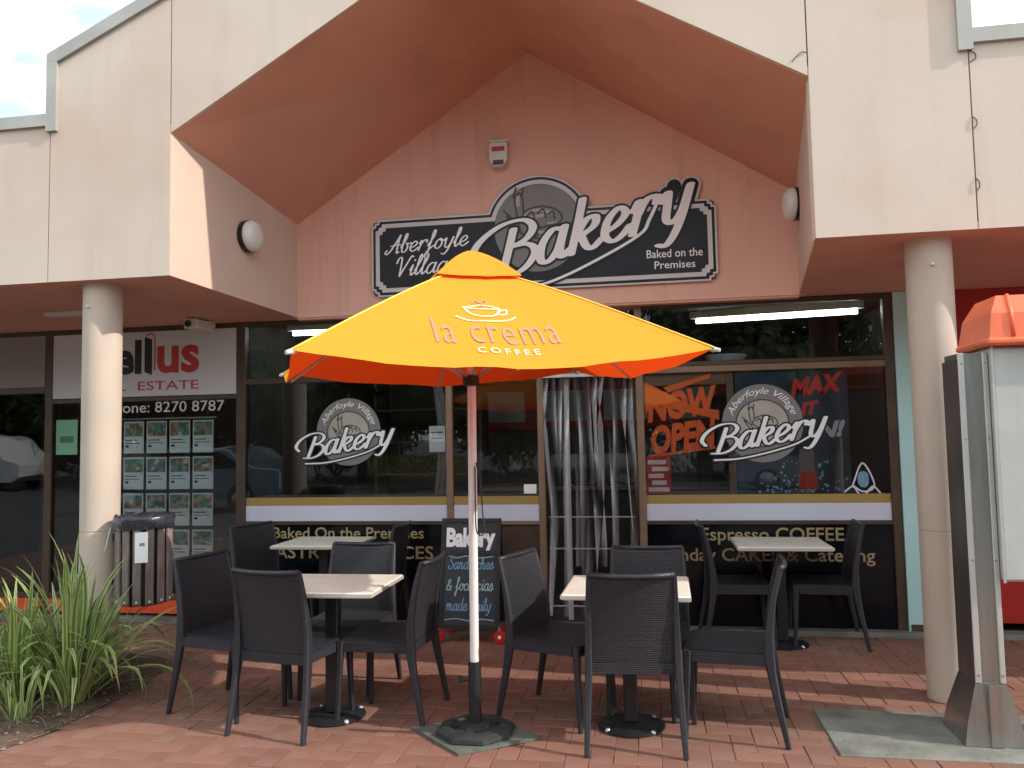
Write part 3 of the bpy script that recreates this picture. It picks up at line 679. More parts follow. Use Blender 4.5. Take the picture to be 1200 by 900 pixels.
obj('sheet', MB().box((-5.42, -.0095, 1.47), (-5.20, -.0068, 1.79)), M['greennote'], gn)
obj('print_block', MB().box((-5.38, -.011, 1.58), (-5.24, -.0097, 1.64)), mat('dark_green', (.05, .16, .09)), gn)

# ================================================================== LOGO ON GLASS
def bakery_word(s, ang, ox, oz, Y, parent, mw='white', mb_='dark', nib=.13, out=.10, names=('lettering', 'letter_outline'), cutx=None):
    st, wd = script('Bakery', .42)
    st = xf2(st, s, ang, ox, oz)
    sw = [[(.3, -.42), (1.8, -.58), (3.6, -.50), (5.2, -.28), (6.1, .02)]]
    sw = xf2(sw, s, ang, ox, oz)
    allA = st
    a, b_, na = nib*s*1.0, nib*s*.36, R(0)
    Aall, Ball = segs(st+sw); P = np.concatenate([Aall, Ball]); pad = a+out*s*1.3; h = nib*s*.30
    x0, y0 = P.min(0)-pad; x1, y1 = P.max(0)+pad; X, Z = np.meshgrid(np.arange(x0, x1+h, h), np.arange(y0, y1+h, h))
    f1 = np.minimum(dist(st, X, Z, (a, b_, na)), dist(sw, X, Z, (nib*s*.5, nib*s*.38, na)))
    f2 = np.minimum(dist(st, X, Z, (a+out*s, b_+out*s, na)), dist(sw, X, Z, (nib*s*.5+out*s, nib*s*.38+out*s, na)))
    obj(names[1], onwallY(contour(f2, x0, y0, h), Y), M[mb_], parent, recalc=False)
    obj(names[0], onwallY(contour(f1, x0, y0, h), Y-.0015), M[mw], parent, recalc=False)
def window_logo(cx, cz, r, label, s, ang, ox, oz):
    T = thing('window_logo', label, 'window logo', (cx, -.007, cz-r), 'round bakery logos on the shop windows')
    Y = -.0085
    obj('disc', flat(circle(cx, cz, r, 56), Y), M['silver_dim'], T, recalc=False)
    obj('ring_line', ring(cx, cz, r*.64, r*.67, Y-.001, ry=.92), M['darkprint'], T, recalc=False)
    obj('picture_field', flat(circle(cx, cz, r*.63, 40, ry=r*.58), Y-.001), M['creamprint'], T, recalc=False)
    obj('picture', onwallY(ink(bread(cx-.01, cz-.02, r*.42), (.0045, .0045, 0)), Y-.002), M['darkprint'], T, recalc=False)
    obj('arc_lettering', onwallY(arctext('Aberfoyle Village', cx, cz, r*.75, r*.17, R(90), R(150), .35), Y-.001), M['white'], T, recalc=False)
    bakery_word(s, ang, ox, oz, Y-.003, T)
M['silver_dim'] = mat('silver_vinyl', (.21, .205, .20), .45, var=.05)
window_logo(-2.585, 1.625, .29, 'round grey bakery logo on the window above the white band left of the umbrella pole', .118, R(8), -3.02, 1.40)
window_logo(.865, 1.625, .31, 'round grey bakery logo on the window with the orange poster', .128, R(9), .44, 1.385)

# ================================================================== MAIN SIGN
sg = thing('bakery_sign', 'long charcoal bakery sign with white script lettering and a round picture on the peach gable', 'sign', (-.88, -.12, 2.76))
SX0, SX1, SZ0, SZ1 = -2.31, .555, 2.76, 3.42
def sdf_sign(X, Z, inset):
    # notched rectangle + circle + tail, negative inside
    def rect(x0, x1, z0, z1): return np.maximum(np.maximum(x0-X, X-x1), np.maximum(z0-Z, Z-z1))
    i = inset; n = .055
    a = rect(SX0+i, SX1-i, SZ0+n+i, SZ1-n-i+0); b = rect(SX0+n+i, SX1-n-i, SZ0+i, SZ1-i)
    a2 = rect(SX0+n*.5+i, SX1-n*.5-i, SZ0+n*.5+i, SZ1-n*.5-i)
    c = np.hypot(X+.875, Z-3.27)-(.44-i)
    return np.minimum(np.minimum(np.minimum(a, b), a2), c)
A_, B_ = None, None
wst, wwd = script('Bakery', .42)
S_, ANG, OX, OZ = .247, R(14.5), -1.32, 2.845
wst = xf2(wst, S_, ANG, OX, OZ)
sws = xf2([[(.9, -.62), (2.2, -.66), (3.8, -.42), (5.3, -.05), (5.75, .35), (6.3, 1.0)]], S_, ANG, OX, OZ)
h = .0085
X, Z = np.meshgrid(np.arange(-2.42, .68, h), np.arange(2.6, 3.86, h))
yst = xf2([[(6.25, .4), (6.8, 1.15)]], S_, ANG, OX, OZ)
NB = (.035, .013, R(8))
fw_ = dist(wst, X, Z, NB)*.02
fsw = dist(sws, X, Z, (.014, .010, 0))*.01
tail = dist(yst, X, Z, (.07, .07, 0))*.07
big = dist(wst[-2:], X, Z, (.08, .065, 0))*.065
shape = lambda ins: np.minimum(sdf_sign(X, Z, ins), np.maximum(np.minimum(big, tail)+ins, -(Z-3.1)))
def layer(F, Y, m, name): return obj(name, onwallY(contour(F, -2.42, 2.6, h), Y), M[m], sg, recalc=False)
# solid backing board with thickness
bk = contour(shape(-.0), -2.42, 2.6, h)
bmb = MB(); nv = len(bk[0]); bmb.add([(x, -.150, z) for x, z in bk[0]], bk[1])
obj('board_face', bmb, M['silverprint'], sg, recalc=False)
obj('board', MB().box((SX0+.02, -.149, SZ0+.02), (SX1-.02, -.1205, SZ1-.02)).prism(circle(-.875, 3.27, .42, 40), -.1488, -.1207), M['signblack'], sg)
layer(shape(.014), -.152, 'signblack', 'border')
layer(np.maximum(sdf_sign(X, Z, .036), -(-sdf_sign(X, Z, .0)-.0)), -.154, 'silverprint', 'inner_border')
layer(sdf_sign(X, Z, .072), -.156, 'signblack', 'field')
layer(np.hypot(X+.875, Z-3.27)-.365, -.158, 'greyprint', 'picture_field')
obj('picture', onwallY(ink(bread(-.90, 3.30, .235), (.0075, .0075, 0)), -.160), M['darkprint'], sg, recalc=False)
obj('picture', onwallY(ink(xf2([[(-.5, .25), (0, .5), (.6, .4)], [(-.2, -.3), (.3, -.3)], [(-.6, .7), (-.58, 1.0)], [(.5, 0), (.9, .0)], [(-.2, .25), (.3, .3)]], .235, 0, -.90, 3.30), (.016, .012, 0)), -.1595), M['creamprint'], sg, recalc=False)
fo = np.minimum(dist(wst, X, Z, (NB[0]+.018, NB[1]+.018, NB[2]))*.03, dist(sws, X, Z, (.03, .026, 0))*.03)
layer(fo, -.162, 'signblack', 'letter_outline')
M['white_sign'] = mat('sign_white', (.90, .88, .88), .5, var=.03)
layer(np.minimum(fw_, fsw), -.164, 'white_sign', 'lettering')
for wd_, x0, z0, s_, a_ in (('Aberfoyle', -2.17, 3.125, .081, R(3)), ('Village', -2.11, 2.925, .086, R(3))):
    st, _ = script(wd_, .35); obj('script_lettering', onwallY(ink(xf2(st, s_, a_, x0, z0), (.0075, .0045, 0)), -.158), M['white_sign'], sg, recalc=False)
line('Baked on the', .0, .44, 2.965, -.158, 'white_sign', sg, .065, .006)
line('Premises', .06, .38, 2.875, -.158, 'white_sign', sg, .06, .006)

# ================================================================== WALL FITTINGS
def wall_lamp(c, n, label):
    T = thing('wall_light', label, 'wall light', c, 'round bulkhead lights on the recess walls')
    mtx = Matrix.Translation(Vector(c)) @ Vector(n).to_track_quat('Z', 'Y').to_matrix().to_4x4()
    obj('lamp_base', MB().lathe([(.125, 0), (.125, .035), (.118, .04)], n=36).xf(mtx), M['blackglass'], T, smooth=40)
    obj('lamp_cover', MB().lathe([(.12, .041), (.122, .06), (.112, .085), (.08, .105), (.04, .112), (0, .114)], n=36).xf(mtx), M['lens'], T, smooth=40)
wall_lamp((-3.07, -.89, 3.15), (1, -.1, 0), 'round cream bulkhead light on the sunlit left wall of the recess')
wall_lamp((1.125, -.48, 3.24), (-1, -.1, 0), 'round cream bulkhead light on the shaded right wall of the recess')
T = thing('alarm_box', 'small white alarm siren box with red printing high on the peach gable', 'alarm', (-1.19, -.12, 3.80))
obj('housing', MB().prism([(-1.265, 3.99), (-1.265, 3.86), (-1.235, 3.80), (-1.145, 3.80), (-1.115, 3.86), (-1.115, 3.99), (-1.13, 4.0), (-1.25, 4.0)], -.20, -.1205), M['plastic_white'], T)
obj('hood', MB().box((-1.275, -.215, 4.001), (-1.105, -.1205, 4.018), bev=.004), M['plastic_white'], T)
obj('red_print', MB().box((-1.245, -.2025, 3.925), (-1.135, -.2005, 3.965)), M['redprint'], T)
obj('dark_print', MB().box((-1.235, -.2025, 3.81), (-1.145, -.2005, 3.85)), M['darkprint'], T)
T = thing('security_camera', 'white box security camera fixed under the soffit above the office sign', 'camera', (-3.86, -.2, 2.62))
obj('camera_body', MB().box((-3.93, -.36, 2.535), (-3.80, -.10, 2.62), bev=.008), M['plastic_white'], T)
obj('camera_lens', MB().lathe([(.028, 0), (.028, .012), (.02, .014), (0, .008)], n=20).xf(Matrix.Translation((-3.885, -.361, 2.575)) @ Matrix.Rotation(R(90), 4, 'X')), M['blackglass'], T)
obj('bracket', MB().box((-3.80, -.2, 2.56), (-3.765, -.13, 2.617)), M['plastic_white'], T)
T = thing('soffit_light', 'slim white light fitting under the soffit left of the round column', 'light fitting', (-4.6, -.75, 2.64))
obj('fitting', MB().box((-4.9, -.82, 2.62), (-4.35, -.72, 2.655), bev=.008), M['plastic_white'], T)

# ================================================================== INSIDE THE BAKERY
def tube_light(a, b_, label):
    a = Vector(a); b_ = Vector(b_); T = thing('fluorescent_light', label, 'ceiling light', ((a+b_)/2), 'lit fluorescent tubes inside the bakery')
    d = (b_-a).normalized(); 
    obj('tube', MB().tube([a, b_], .022, 12), M['tube'], T, smooth=40)
    o = Vector((0, 0, .06)); hb = MB().tube([a+o-d*.05, b_+o+d*.05], .05, 4); obj('housing', hb, M['plastic_white'], T)
tube_light((.43, .85, 2.575), (1.72, .42, 2.545), 'lit fluorescent tube behind the glass right of the umbrella')
tube_light((-3.35, .55, 2.58), (-2.3, .75, 2.60), 'lit fluorescent tube behind the glass left of the umbrella')
T = thing('serving_tray', 'pale blue plastic tray lying on the window rail right of the umbrella', 'tray', (.6, .2, 2.14))
obj('tray_body', MB().lathe([(0, 2.138), (.13, 2.138), (.165, 2.195), (.17, 2.195), (.135, 2.13), (.0, 2.13)], (.62, .22), 32).xf(Matrix.Identity(4)), M['trayblue'], T, smooth=40)
obj('tray_shelf', MB().box((-.05, .05, 2.10), (1.79, .42, 2.128)), M['tan'], shop)
T = thing('shop_counter', 'dark serving counter with a glass display inside the bakery', 'counter', (-.3, 2.6, 0))
obj('counter_body', MB().box((-1.9, 2.4, .02), (1.4, 3.0, .95)), M['interior'], T)
obj('counter_top', MB().box((-1.95, 2.35, .951), (1.45, 3.05, .99)), M['tan'], T)
obj('display_glass', MB().box((-1.6, 2.42, .992), (.9, 2.9, 1.35)), M['glass'], T)
T = thing('menu_board', 'red menu board with pale panels on the back wall inside the bakery', 'menu board', (-.5, 3.95, 1.7))
obj('menu_panel', MB().box((-2.4, 3.93, 1.65), (1.0, 3.99, 2.25)), M['redprint'], T)
for k in range(4): obj('menu_sheet', MB().box((-2.25+k*.82, 3.92, 1.75), (-1.65+k*.82, 3.929, 2.15)), M['signgrey'], T)
T = thing('drink_fridge', 'tall dark drinks fridge inside the bakery behind the right window', 'fridge', (1.4, 3.3, 0))
obj('fridge_body', MB().box((.75, 3.1, .02), (1.9, 3.9, 2.0)), M['interior'], T)
for k in range(5): obj('shelf_row', MB().box((.82, 3.06, .3+k*.33), (1.83, 3.09, .32+k*.33)), M['lightsteel'], T)
T = thing('cafe_dresser', 'timber shelf unit inside the bakery behind the left window', 'shelf', (-2.8, 3.2, 0))
for k in range(5): obj('shelf_board', MB().box((-3.4, 3.1, .3+k*.4), (-2.1, 3.5, .33+k*.4)), M['tan'], T)
obj('side_board', MB().box((-3.44, 3.08, .02), (-3.405, 3.52, 2.1)), M['tan'], T); obj('side_board', MB().box((-2.095, 3.08, .02), (-2.06, 3.52, 2.1)), M['tan'], T)

# posters in the right window
Y = .012
T = thing('now_open_poster', 'bright orange NOW OPEN poster in the right window beside the doorway', 'poster', (.24, .012, 1.37))
obj('sash', MB().add([(-.05, Y, 1.985), (.535, Y, 1.66), (.535, Y, 1.74), (.0, Y-.001, 1.80), (-.05, Y, 1.70)], [(0, 1, 2, 3, 4)]), M['orangeprint'], T, recalc=False)
obj('orange_ray', MB().add([(.10, Y, 1.93), (.48, Y, 2.035), (.48, Y, 2.00), (.14, Y, 1.89)], [(0, 1, 2, 3)]), M['orangeprint'], T, recalc=False)
def block(body, x0, x1, z, h_, m, bold, sh, rot, T, Y):
    vs, fs = text2d(body, 1, bold, sh, 1.0); vs = fit(vs, x0, x1); k = h_/max(v[1] for v in vs)
    vs = [(a, z+b*k+(a-x0)*rot) for a, b in vs]; return obj('lettering', onwallY((vs, fs), Y), M[m], T, recalc=False)
block('NOW', -.03, .52, 1.66, .22, 'orangeprint', .05, .1, .12, T, Y-.003)
block('OPEN', -.01, .50, 1.40, .22, 'orangeprint', .05, .1, .12, T, Y-.003)
obj('underline', MB().add([(-.03, Y, 1.36), (.5, Y, 1.43), (.5, Y, 1.45), (-.03, Y, 1.385)], [(0, 1, 2, 3)]), M['orangeprint'], T, recalc=False)
T = thing('offer_poster', 'small red and white printed poster low beside the doorway under the orange poster', 'poster', (.04, .012, 1.07))
obj('sheet', MB().box((-.055, .008, 1.07), (.14, .011, 1.375)), M['redprint'], T)
for k in range(5):
    obj('white_print', MB().box((-.04+.03*(k % 2), .0055, 1.09+k*.055), (.125-.02*(k % 3), .0075, 1.125+k*.055)), M['white'], T)
M['posterdark'] = mat('poster_night', (.008, .009, .014), .4, var=.4, scale=5, col2=(.010, .08, .16))
T = thing('drink_poster', 'dark drink poster with red and white wording in the right window', 'poster', (1.2, .012, 1.08))
obj('sheet', MB().box((.665, .012, 1.07), (1.52, .016, 2.04)), M['posterdark'], T)
M['brightred'] = mat('bright_red_print', (.85, .06, .035), .5, var=.04)
block('MAX', 1.09, 1.49, 1.83, .14, 'brightred', .06, .2, .12, T, .009)
block('IT', 1.16, 1.30, 1.68, .10, 'brightred', .06, .2, .12, T, .009)
block('N!', 1.27, 1.49, 1.50, .12, 'silverprint', .05, .3, .10, T, .009)
obj('bottle_print', onwallY(ink([[(1.19, 1.40), (1.19, 1.33)], [(1.19, 1.3), (1.19, 1.22)], [(1.19, 1.17), (1.19, 1.10)]], (.055, .03, 0), n=3), .009), M['greyprint'], T, recalc=False)
obj('bottle_label', onwallY(([(1.12, 1.10), (1.27, 1.10), (1.26, 1.24), (1.13, 1.24)], [(0, 1, 2, 3)]), .007), M['redprint'], T, recalc=False)
rs = random.Random(11)
spl = MB()
for k in range(110):
    x = 1.19+rs.gauss(0, .19); z = 1.08+abs(rs.gauss(0, .1)); s_ = rs.uniform(.004, .014)
    if .68 < x < 1.5: spl.add([(x+a*s_, .0095-.00002*k, z+b_*s_) for a, b_ in ((1, 0), (.4, 1), (-.8, .6), (-.7, -.6), (.4, -.9))], [(0, 1, 2, 3, 4)])
obj('splash_print', spl, mat('splash_blue', (.06, .38, .60), .5, var=.4, scale=30, col2=(.65, .75, .8)), T, recalc=False)
T = thing('window_decal', 'small pale blue outlined drop decal low at the right end of the right window', 'decal', (1.6, -.008, 1.07))
obj('outline', onwallY(ink([[(1.52, 1.13), (1.60, 1.30), (1.68, 1.13), (1.6, 1.08), (1.52, 1.13)], [(1.46, 1.08), (1.52, 1.12), (1.56, 1.07)], [(1.62, 1.07), (1.67, 1.12), (1.72, 1.07)]], (.006, .006, 0)), -.0085), M['lavwhite'], T, recalc=False)
obj('drop', onwallY(ink([[(1.6, 1.2), (1.6, 1.15)]], (.04, .04, 0), n=2), -.0082), M['chalkblue'], T, recalc=False)
T = thing('bread_platter', 'small cream platter leaning behind the right window centre', 'platter', (.75, .2, 1.07))
obj('plate', MB().lathe([(0, 1.12), (.1, 1.13), (.13, 1.17), (.1, 1.15), (0, 1.14)], (.80, .3), 24), M['creamprint'], T, smooth=True)
obj('display_ledge', MB().box((-.05, .045, 1.0), (1.79, .5, 1.06)), M['tan'], shop); obj('display_ledge', MB().box((-3.53, .045, 1.0), (-1.0, .4, 1.06)), M['tan'], shop)
T = thing('white_notice', 'white paper notice in the left window near the brown post', 'notice', (-1.79, .012, 1.43))
obj('sheet', MB().box((-1.87, .01, 1.44), (-1.73, .013, 1.66)), M['paper'], T); obj('print_lines', MB().box((-1.855, .0075, 1.60), (-1.75, .0095, 1.61)).box((-1.855, .0075, 1.55), (-1.76, .0095, 1.56)), M['darkprint'], T)
T = thing('price_sticker', 'small white square sticker low on the side pane beside the doorway', 'sticker', (-1.0, -.008, 1.07))
obj('sticker_face', MB().box((-1.06, -.0095, 1.085), (-.955, -.0068, 1.16)), M['white'], T)

# window flag / feather banner glimpsed inside left window
T = thing('tied_curtain', 'pale net curtain gathered at the right edge of the left window', 'curtain', (-1.8, .1, 1.06))
def cur(u, v):
    z = 1.07+.97*v; wd = .05+.11*(1-abs(v-.25)); return (-1.86+u*wd+.04*math.sin(v*3), .1+.02*math.sin(u*20+v*4), z)
obj('curtain_cloth', MB().grid(cur, 14, 14), mat('net_curtain', (.30, .30, .30), .8, var=.2, scale=20), T, smooth=True, recalc=False)

# ================================================================== STRIP CURTAIN IN DOORWAY
pvc = bpy.data.materials.new('clear_pvc'); pvc.use_nodes = True; t = pvc.node_tree; t.nodes.clear()
o_ = t.nodes.new('ShaderNodeOutputMaterial'); m1 = t.nodes.new('ShaderNodeMixShader'); tr = t.nodes.new('ShaderNodeBsdfTransparent'); tr.inputs[0].default_value = (.86, .86, .88, 1)
m2 = t.nodes.new('ShaderNodeMixShader'); gl = t.nodes.new('ShaderNodeBsdfGlossy'); gl.inputs['Roughness'].default_value = .12; df = t.nodes.new('ShaderNodeBsdfDiffuse'); df.inputs[0].default_value = (.85, .85, .90, 1)
fr = t.nodes.new('ShaderNodeLayerWeight'); fr.inputs[0].default_value = .68
t.links.new(gl.outputs[0], m2.inputs[1]); t.links.new(df.outputs[0], m2.inputs[2]); m2.inputs[0].default_value = .6
t.links.new(fr.outputs['Facing'], m1.inputs[0]); t.links.new(tr.outputs[0], m1.inputs[1]); t.links.new(m2.outputs[0], m1.inputs[2]); t.links.new(m1.outputs[0], o_.inputs[0])
T = thing('strip_curtain', 'clear plastic fly strip curtain hanging in the bakery doorway', 'strip curtain', (-.5, -.06, .1))
obj('curtain_rail', MB().box((-.875, -.07, 2.035), (-.122, -.037, 2.06)), M['lightsteel'], T)
rs = random.Random(5)
for k in range(13):
    x0 = -.85+k*.057; ph = rs.uniform(0, 6); lean = rs.uniform(-.05, .05); z0 = .1 if k % 4 else .5; tw = rs.uniform(.3, 2.4); am = rs.uniform(.004, .02)
    xe = x0+lean
    if k < 3: xe = -.86+rs.uniform(0, .03)
    if k > 10: xe = -.14-rs.uniform(0, .04)
    def st_(u, v, x0=x0, xe=xe, ph=ph, tw=tw, am=am, z0=z0):
        z = 2.04-(2.04-z0)*v; c = x0+(xe-x0)*v+am*math.sin(v*5+ph); a = tw*math.sin(v*2.2+ph)*min(1, v*4); wd = .062
        return (c+(u-.5)*wd*math.cos(a), -.055-.012*(k % 2)+(u-.5)*wd*math.sin(a)+.006*math.sin(u*3.1)+am*math.cos(v*6+ph), z)
    obj('strip', MB().grid(st_, 4, 26), pvc, T, smooth=True, recalc=False)
# security door bars behind the strips
T = thing('door_frame_bars', 'thin horizontal metal bars of the bakery door behind the plastic strips', 'door', (-.5, .1, .0))
for z in (.15, .62, .88): obj('bar', MB().tube([(-.87, .1, z), (-.125, .1, z)], .007, 8), M['lightsteel'], T)
obj('stile', MB().box((-.72, .085, .04), (-.68, .11, 2.03)), M['lightsteel'], T)
obj('stile', MB().box((-.16, .085, .04), (-.125, .11, 2.03)), M['frame'], T)

# ================================================================== UMBRELLA
UC = Vector((-.96, -2.42, 0))
um = thing('market_umbrella', 'yellow square market umbrella with red underside standing between the two front tables', 'umbrella', UC)
AP = Vector((-.945, -2.42, 2.475))
tips = [Vector((-1.43, -3.62, 1.92)), Vector((.30, -2.79, 1.95)), Vector((-.49, -1.21, 1.99)), Vector((-2.2, -2.07, 1.965))]
def canopy_pt(k, t, s, cut=0., lift=0):
    a, b_ = tips[k], tips[(k+1) % 4]
    s2 = s*(1-cut*4*t*(1-t)*s)
    def edge(T_): p = AP.lerp(T_, s2); p.z += .030*math.sin(math.pi*s2**.7); return p
    p = edge(a).lerp(edge(b_), t)
    p.z -= .085*s**1.6*4*t*(1-t)
    p.z += (.006*math.sin(t*math.pi*6+k)+.003*math.sin(t*math.pi*13+s*3))*s*math.sin(math.pi*t)
    return p
cap_s = .0
for k in range(4):
    g_ = MB(); NU, NVV = 20, 16; vs = [canopy_pt(k, i/NU, .02+.98*j_/NVV) for j_ in range(NVV+1) for i in range(NU+1)]
    g_.add(vs, [(j_*(NU+1)+i, j_*(NU+1)+i+1, (j_+1)*(NU+1)+i+1, (j_+1)*(NU+1)+i) for j_ in range(NVV) for i in range(NU)])
    # orient outward (up)
    a, b_, c_ = Vector(g_.v[g_.f[5][0]]), Vector(g_.v[g_.f[5][1]]), Vector(g_.v[g_.f[5][2]])
    if (b_-a).cross(c_-a).z < 0: g_.f = [tuple(reversed(f)) for f in g_.f]
    obj('canopy_panel', g_, M['cloth'], um, smooth=True, recalc=False)
    # hem / seam tape
    seam = [canopy_pt(k, 0, .02+.98*i/14)+Vector((0, 0, .003)) for i in range(15)]
    obj('seam', MB().tube(seam, .005, 6), mat('seam_yellow', (.95, .60, .10), .8, var=.03), um, smooth=True)
# vent cap
va_ = AP+Vector((0, 0, .10))
for k in range(4):
    def vc(u, v, k=k):
        a, b_ = tips[k], tips[(k+1) % 4]; s_ = .235*v
        p = canopy_pt(k, u, max(.02, .235*v), 0); lift = .072*(1-v*v)+.024; p.z += lift-.02*v*4*u*(1-u)*0
        return p
    g_ = MB().grid(vc, 10, 8); a, b_, c_ = [Vector(g_.v[q_]) for q_ in g_.f[45][:3]]
    if (b_-a).cross(c_-a).z < 0: g_.f = [tuple(reversed(f)) for f in g_.f]
    obj('vent_panel', g_, M['cloth'], um, smooth=True, recalc=False)
# pole
HUB = Vector((-.955, -2.42, 1.86))
obj('pole', MB().tube([(-.96, -2.42, .36), (-.953, -2.42, 1.6), (-.947, -2.42, 2.42)], .0235, 20), M['pole'], um, smooth=40)
obj('sleeve', MB().tube([(-.96, -2.42, .05), (-.96, -2.42, .375)], .034, 20), M['dark'], um, smooth=40)
obj('sleeve_knob', MB().tube([(-.995, -2.43, .27), (-1.03, -2.435, .27)], .008, 8).lathe([(0, -.014), (.02, -.012), (.022, .0), (.02, .012), (0, .014)], n=10).xf(Matrix.Identity(4)), M['dark'], um) if False else obj('sleeve_knob', MB().tube([(-.99, -2.43, .28), (-1.035, -2.435, .28)], [.008, .008], 8).tube([(-1.035, -2.435, .265), (-1.035, -2.435, .30)], .011, 8), M['dark'], um)
obj('hub', MB().lathe([(.03, 1.83), (.045, 1.835), (.045, 1.885), (.03, 1.89)], (HUB.x, HUB.y), 16), M['dark'], um, smooth=30)
ribm = mat('pale_rib', (.55, .50, .45), .4, .3)
for k in range(4):
    rib = [canopy_pt(k, 0, .05+.95*i/8)-Vector((0, 0, .014)) for i in range(9)]
    rb = obj('rib', MB().tube(rib, .008, 6), ribm, um, smooth=True)
    obj('strut', MB().tube([HUB, canopy_pt(k, 0, .52)-Vector((0, 0, .018))], .0065, 6), ribm, rb, smooth=True)
    mid = [canopy_pt(k, .5, .05+.93*i/8)-Vector((0, 0, .016)) for i in range(9)]
    rb = obj('rib', MB().tube(mid, .007, 6), ribm, um, smooth=True)
    obj('strut', MB().tube([HUB, canopy_pt(k, .5, .5)-Vector((0, 0, .02))], .006, 6), ribm, rb, smooth=True)
    obj('tip_cap', MB().tube([tips[k]-Vector((0, 0, .005)), tips[k]+(tips[k]-AP).normalized()*.03], [.012, .009], 8), M['plastic_white'], um)
lp_ = [(-.93, -2.44, 1.42), (-.905, -2.45, 1.30), (-.895, -2.455, 1.15), (-.885, -2.46, 1.07), (-.90, -2.46, 1.04), (-.93, -2.455, 1.06), (-.935, -2.45, 1.2), (-.935, -2.445, 1.40)]
obj('pull_cord', MB().tube([tuple(p) for p in catmull(lp_, 5)], .0035, 6), M['dark'], um, smooth=True)
# print on the near panel
def on_panel(vf, off=.004):
    A0 = AP; e0 = (tips[1]-tips[0]).normalized(); mid = (tips[0]+tips[1])/2; dn = (mid-A0); Hh = dn.length; dn.normalize()
    vs = []
    for u, v in vf[0]:          # u along the hem (m) from panel centre, v distance down from apex (m, fraction s)
        s_ = v; half = (tips[1]-tips[0]).length/2*s_; tt = .5+u/(2*half); 
        s3 = s_
        for _ in range(6): s3 = s_
        p = canopy_pt(0, tt, s3); e = 1e-3
        n = (canopy_pt(0, tt+e, s3)-p).cross(canopy_pt(0, tt, s3+e)-p).normalized(); n = n if n.z > 0 else -n
        vs.append(p+n*off)
    return MB().add(vs, vf[1])
def ptext(body, u0, u1, s_base, hgt, m, bold=0, space=1.1, name='lettering'):
    vs, fs = text2d(body, 1, bold, 0, space); vs = fit(vs, u0, u1); k = hgt/max(v[1] for v in vs)
    obj(name, on_panel(([(x, s_base-y*k) for x, y in vs], fs)), M[m], um, recalc=False)
UO = .02
ptext('la crema', -.335, .26, .835, .19, 'mauve', -.006, 1.12)
ptext('COFFEE', -.16, .13, .908, .038, 'palecream', .01, 1.5)
cup = [[(-.09, .49), (-.06, .545), (0, .565), (.06, .545), (.09, .49)], [(-.09, .49), (0, .475), (.09, .49), (0, .505), (-.09, .49)], [(.085, .51), (.12, .50), (.11, .535), (.07, .54)], [(-.14, .565), (-.08, .595), (.02, .60), (.11, .58), (.15, .56)]]
obj('cup_print', on_panel(ink([[(x-.065, y*1.1+.005) for x, y in s_] for s_ in cup], (.006, .0045, 0), run=6)), M['palecream'], um, recalc=False)
obj('steam_print', on_panel(ink([[(x-.065, y+.075) for x, y in s_] for s_ in [[(-.035, .43), (-.02, .405), (.0, .43), (.02, .405), (.035, .43), (.0, .455)]]], (.004, .004, 0), run=6)), M['mauve'], um, recalc=False)
# base weight on rubber mat
T = thing('rubber_mat', 'square grey green rubber mat under the umbrella base', 'mat', (-.96, -2.44, 0))
obj('mat_sheet', MB().prism([(-1.31, -2.40), (-.98, -2.73), (-.60, -2.46), (-.93, -2.17)], .003, .016, axis='z'), M['mat'], T)
T = thing('umbrella_base', 'dark octagonal rubber umbrella weight with a raised rim on a square mat', 'umbrella base', (-.96, -2.44, .016))
oc = lambda r, z, a=22.5: [(-.955+r*math.cos(R(a+45*k)), -2.435+r*math.sin(R(a+45*k)), z) for k in range(8)]
ub = MB(); prof = [(.205, .017), (.213, .022), (.208, .040), (.18, .052), (.14, .056), (.13, .046), (.085, .046), (.08, .062), (.037, .066)]
vs = []
for r_, z_ in prof: vs += oc(r_, z_)
ub.add(vs, [(i*8+k, i*8+(k+1) % 8, (i+1)*8+(k+1) % 8, (i+1)*8+k) for i in range(len(prof)-1) for k in range(8)]+[tuple(range(7, -1, -1)), tuple((len(prof)-1)*8+k for k in range(8))])
obj('weight', ub, M['rubber'], T)
for k in range(4): 
    a = R(45*k*2+20); obj('plug', MB().lathe([(.018, .049), (.018, .058), (0, .060)], (-.955+.115*math.cos(a), -2.435+.115*math.sin(a)), 10), M['dark'], T)

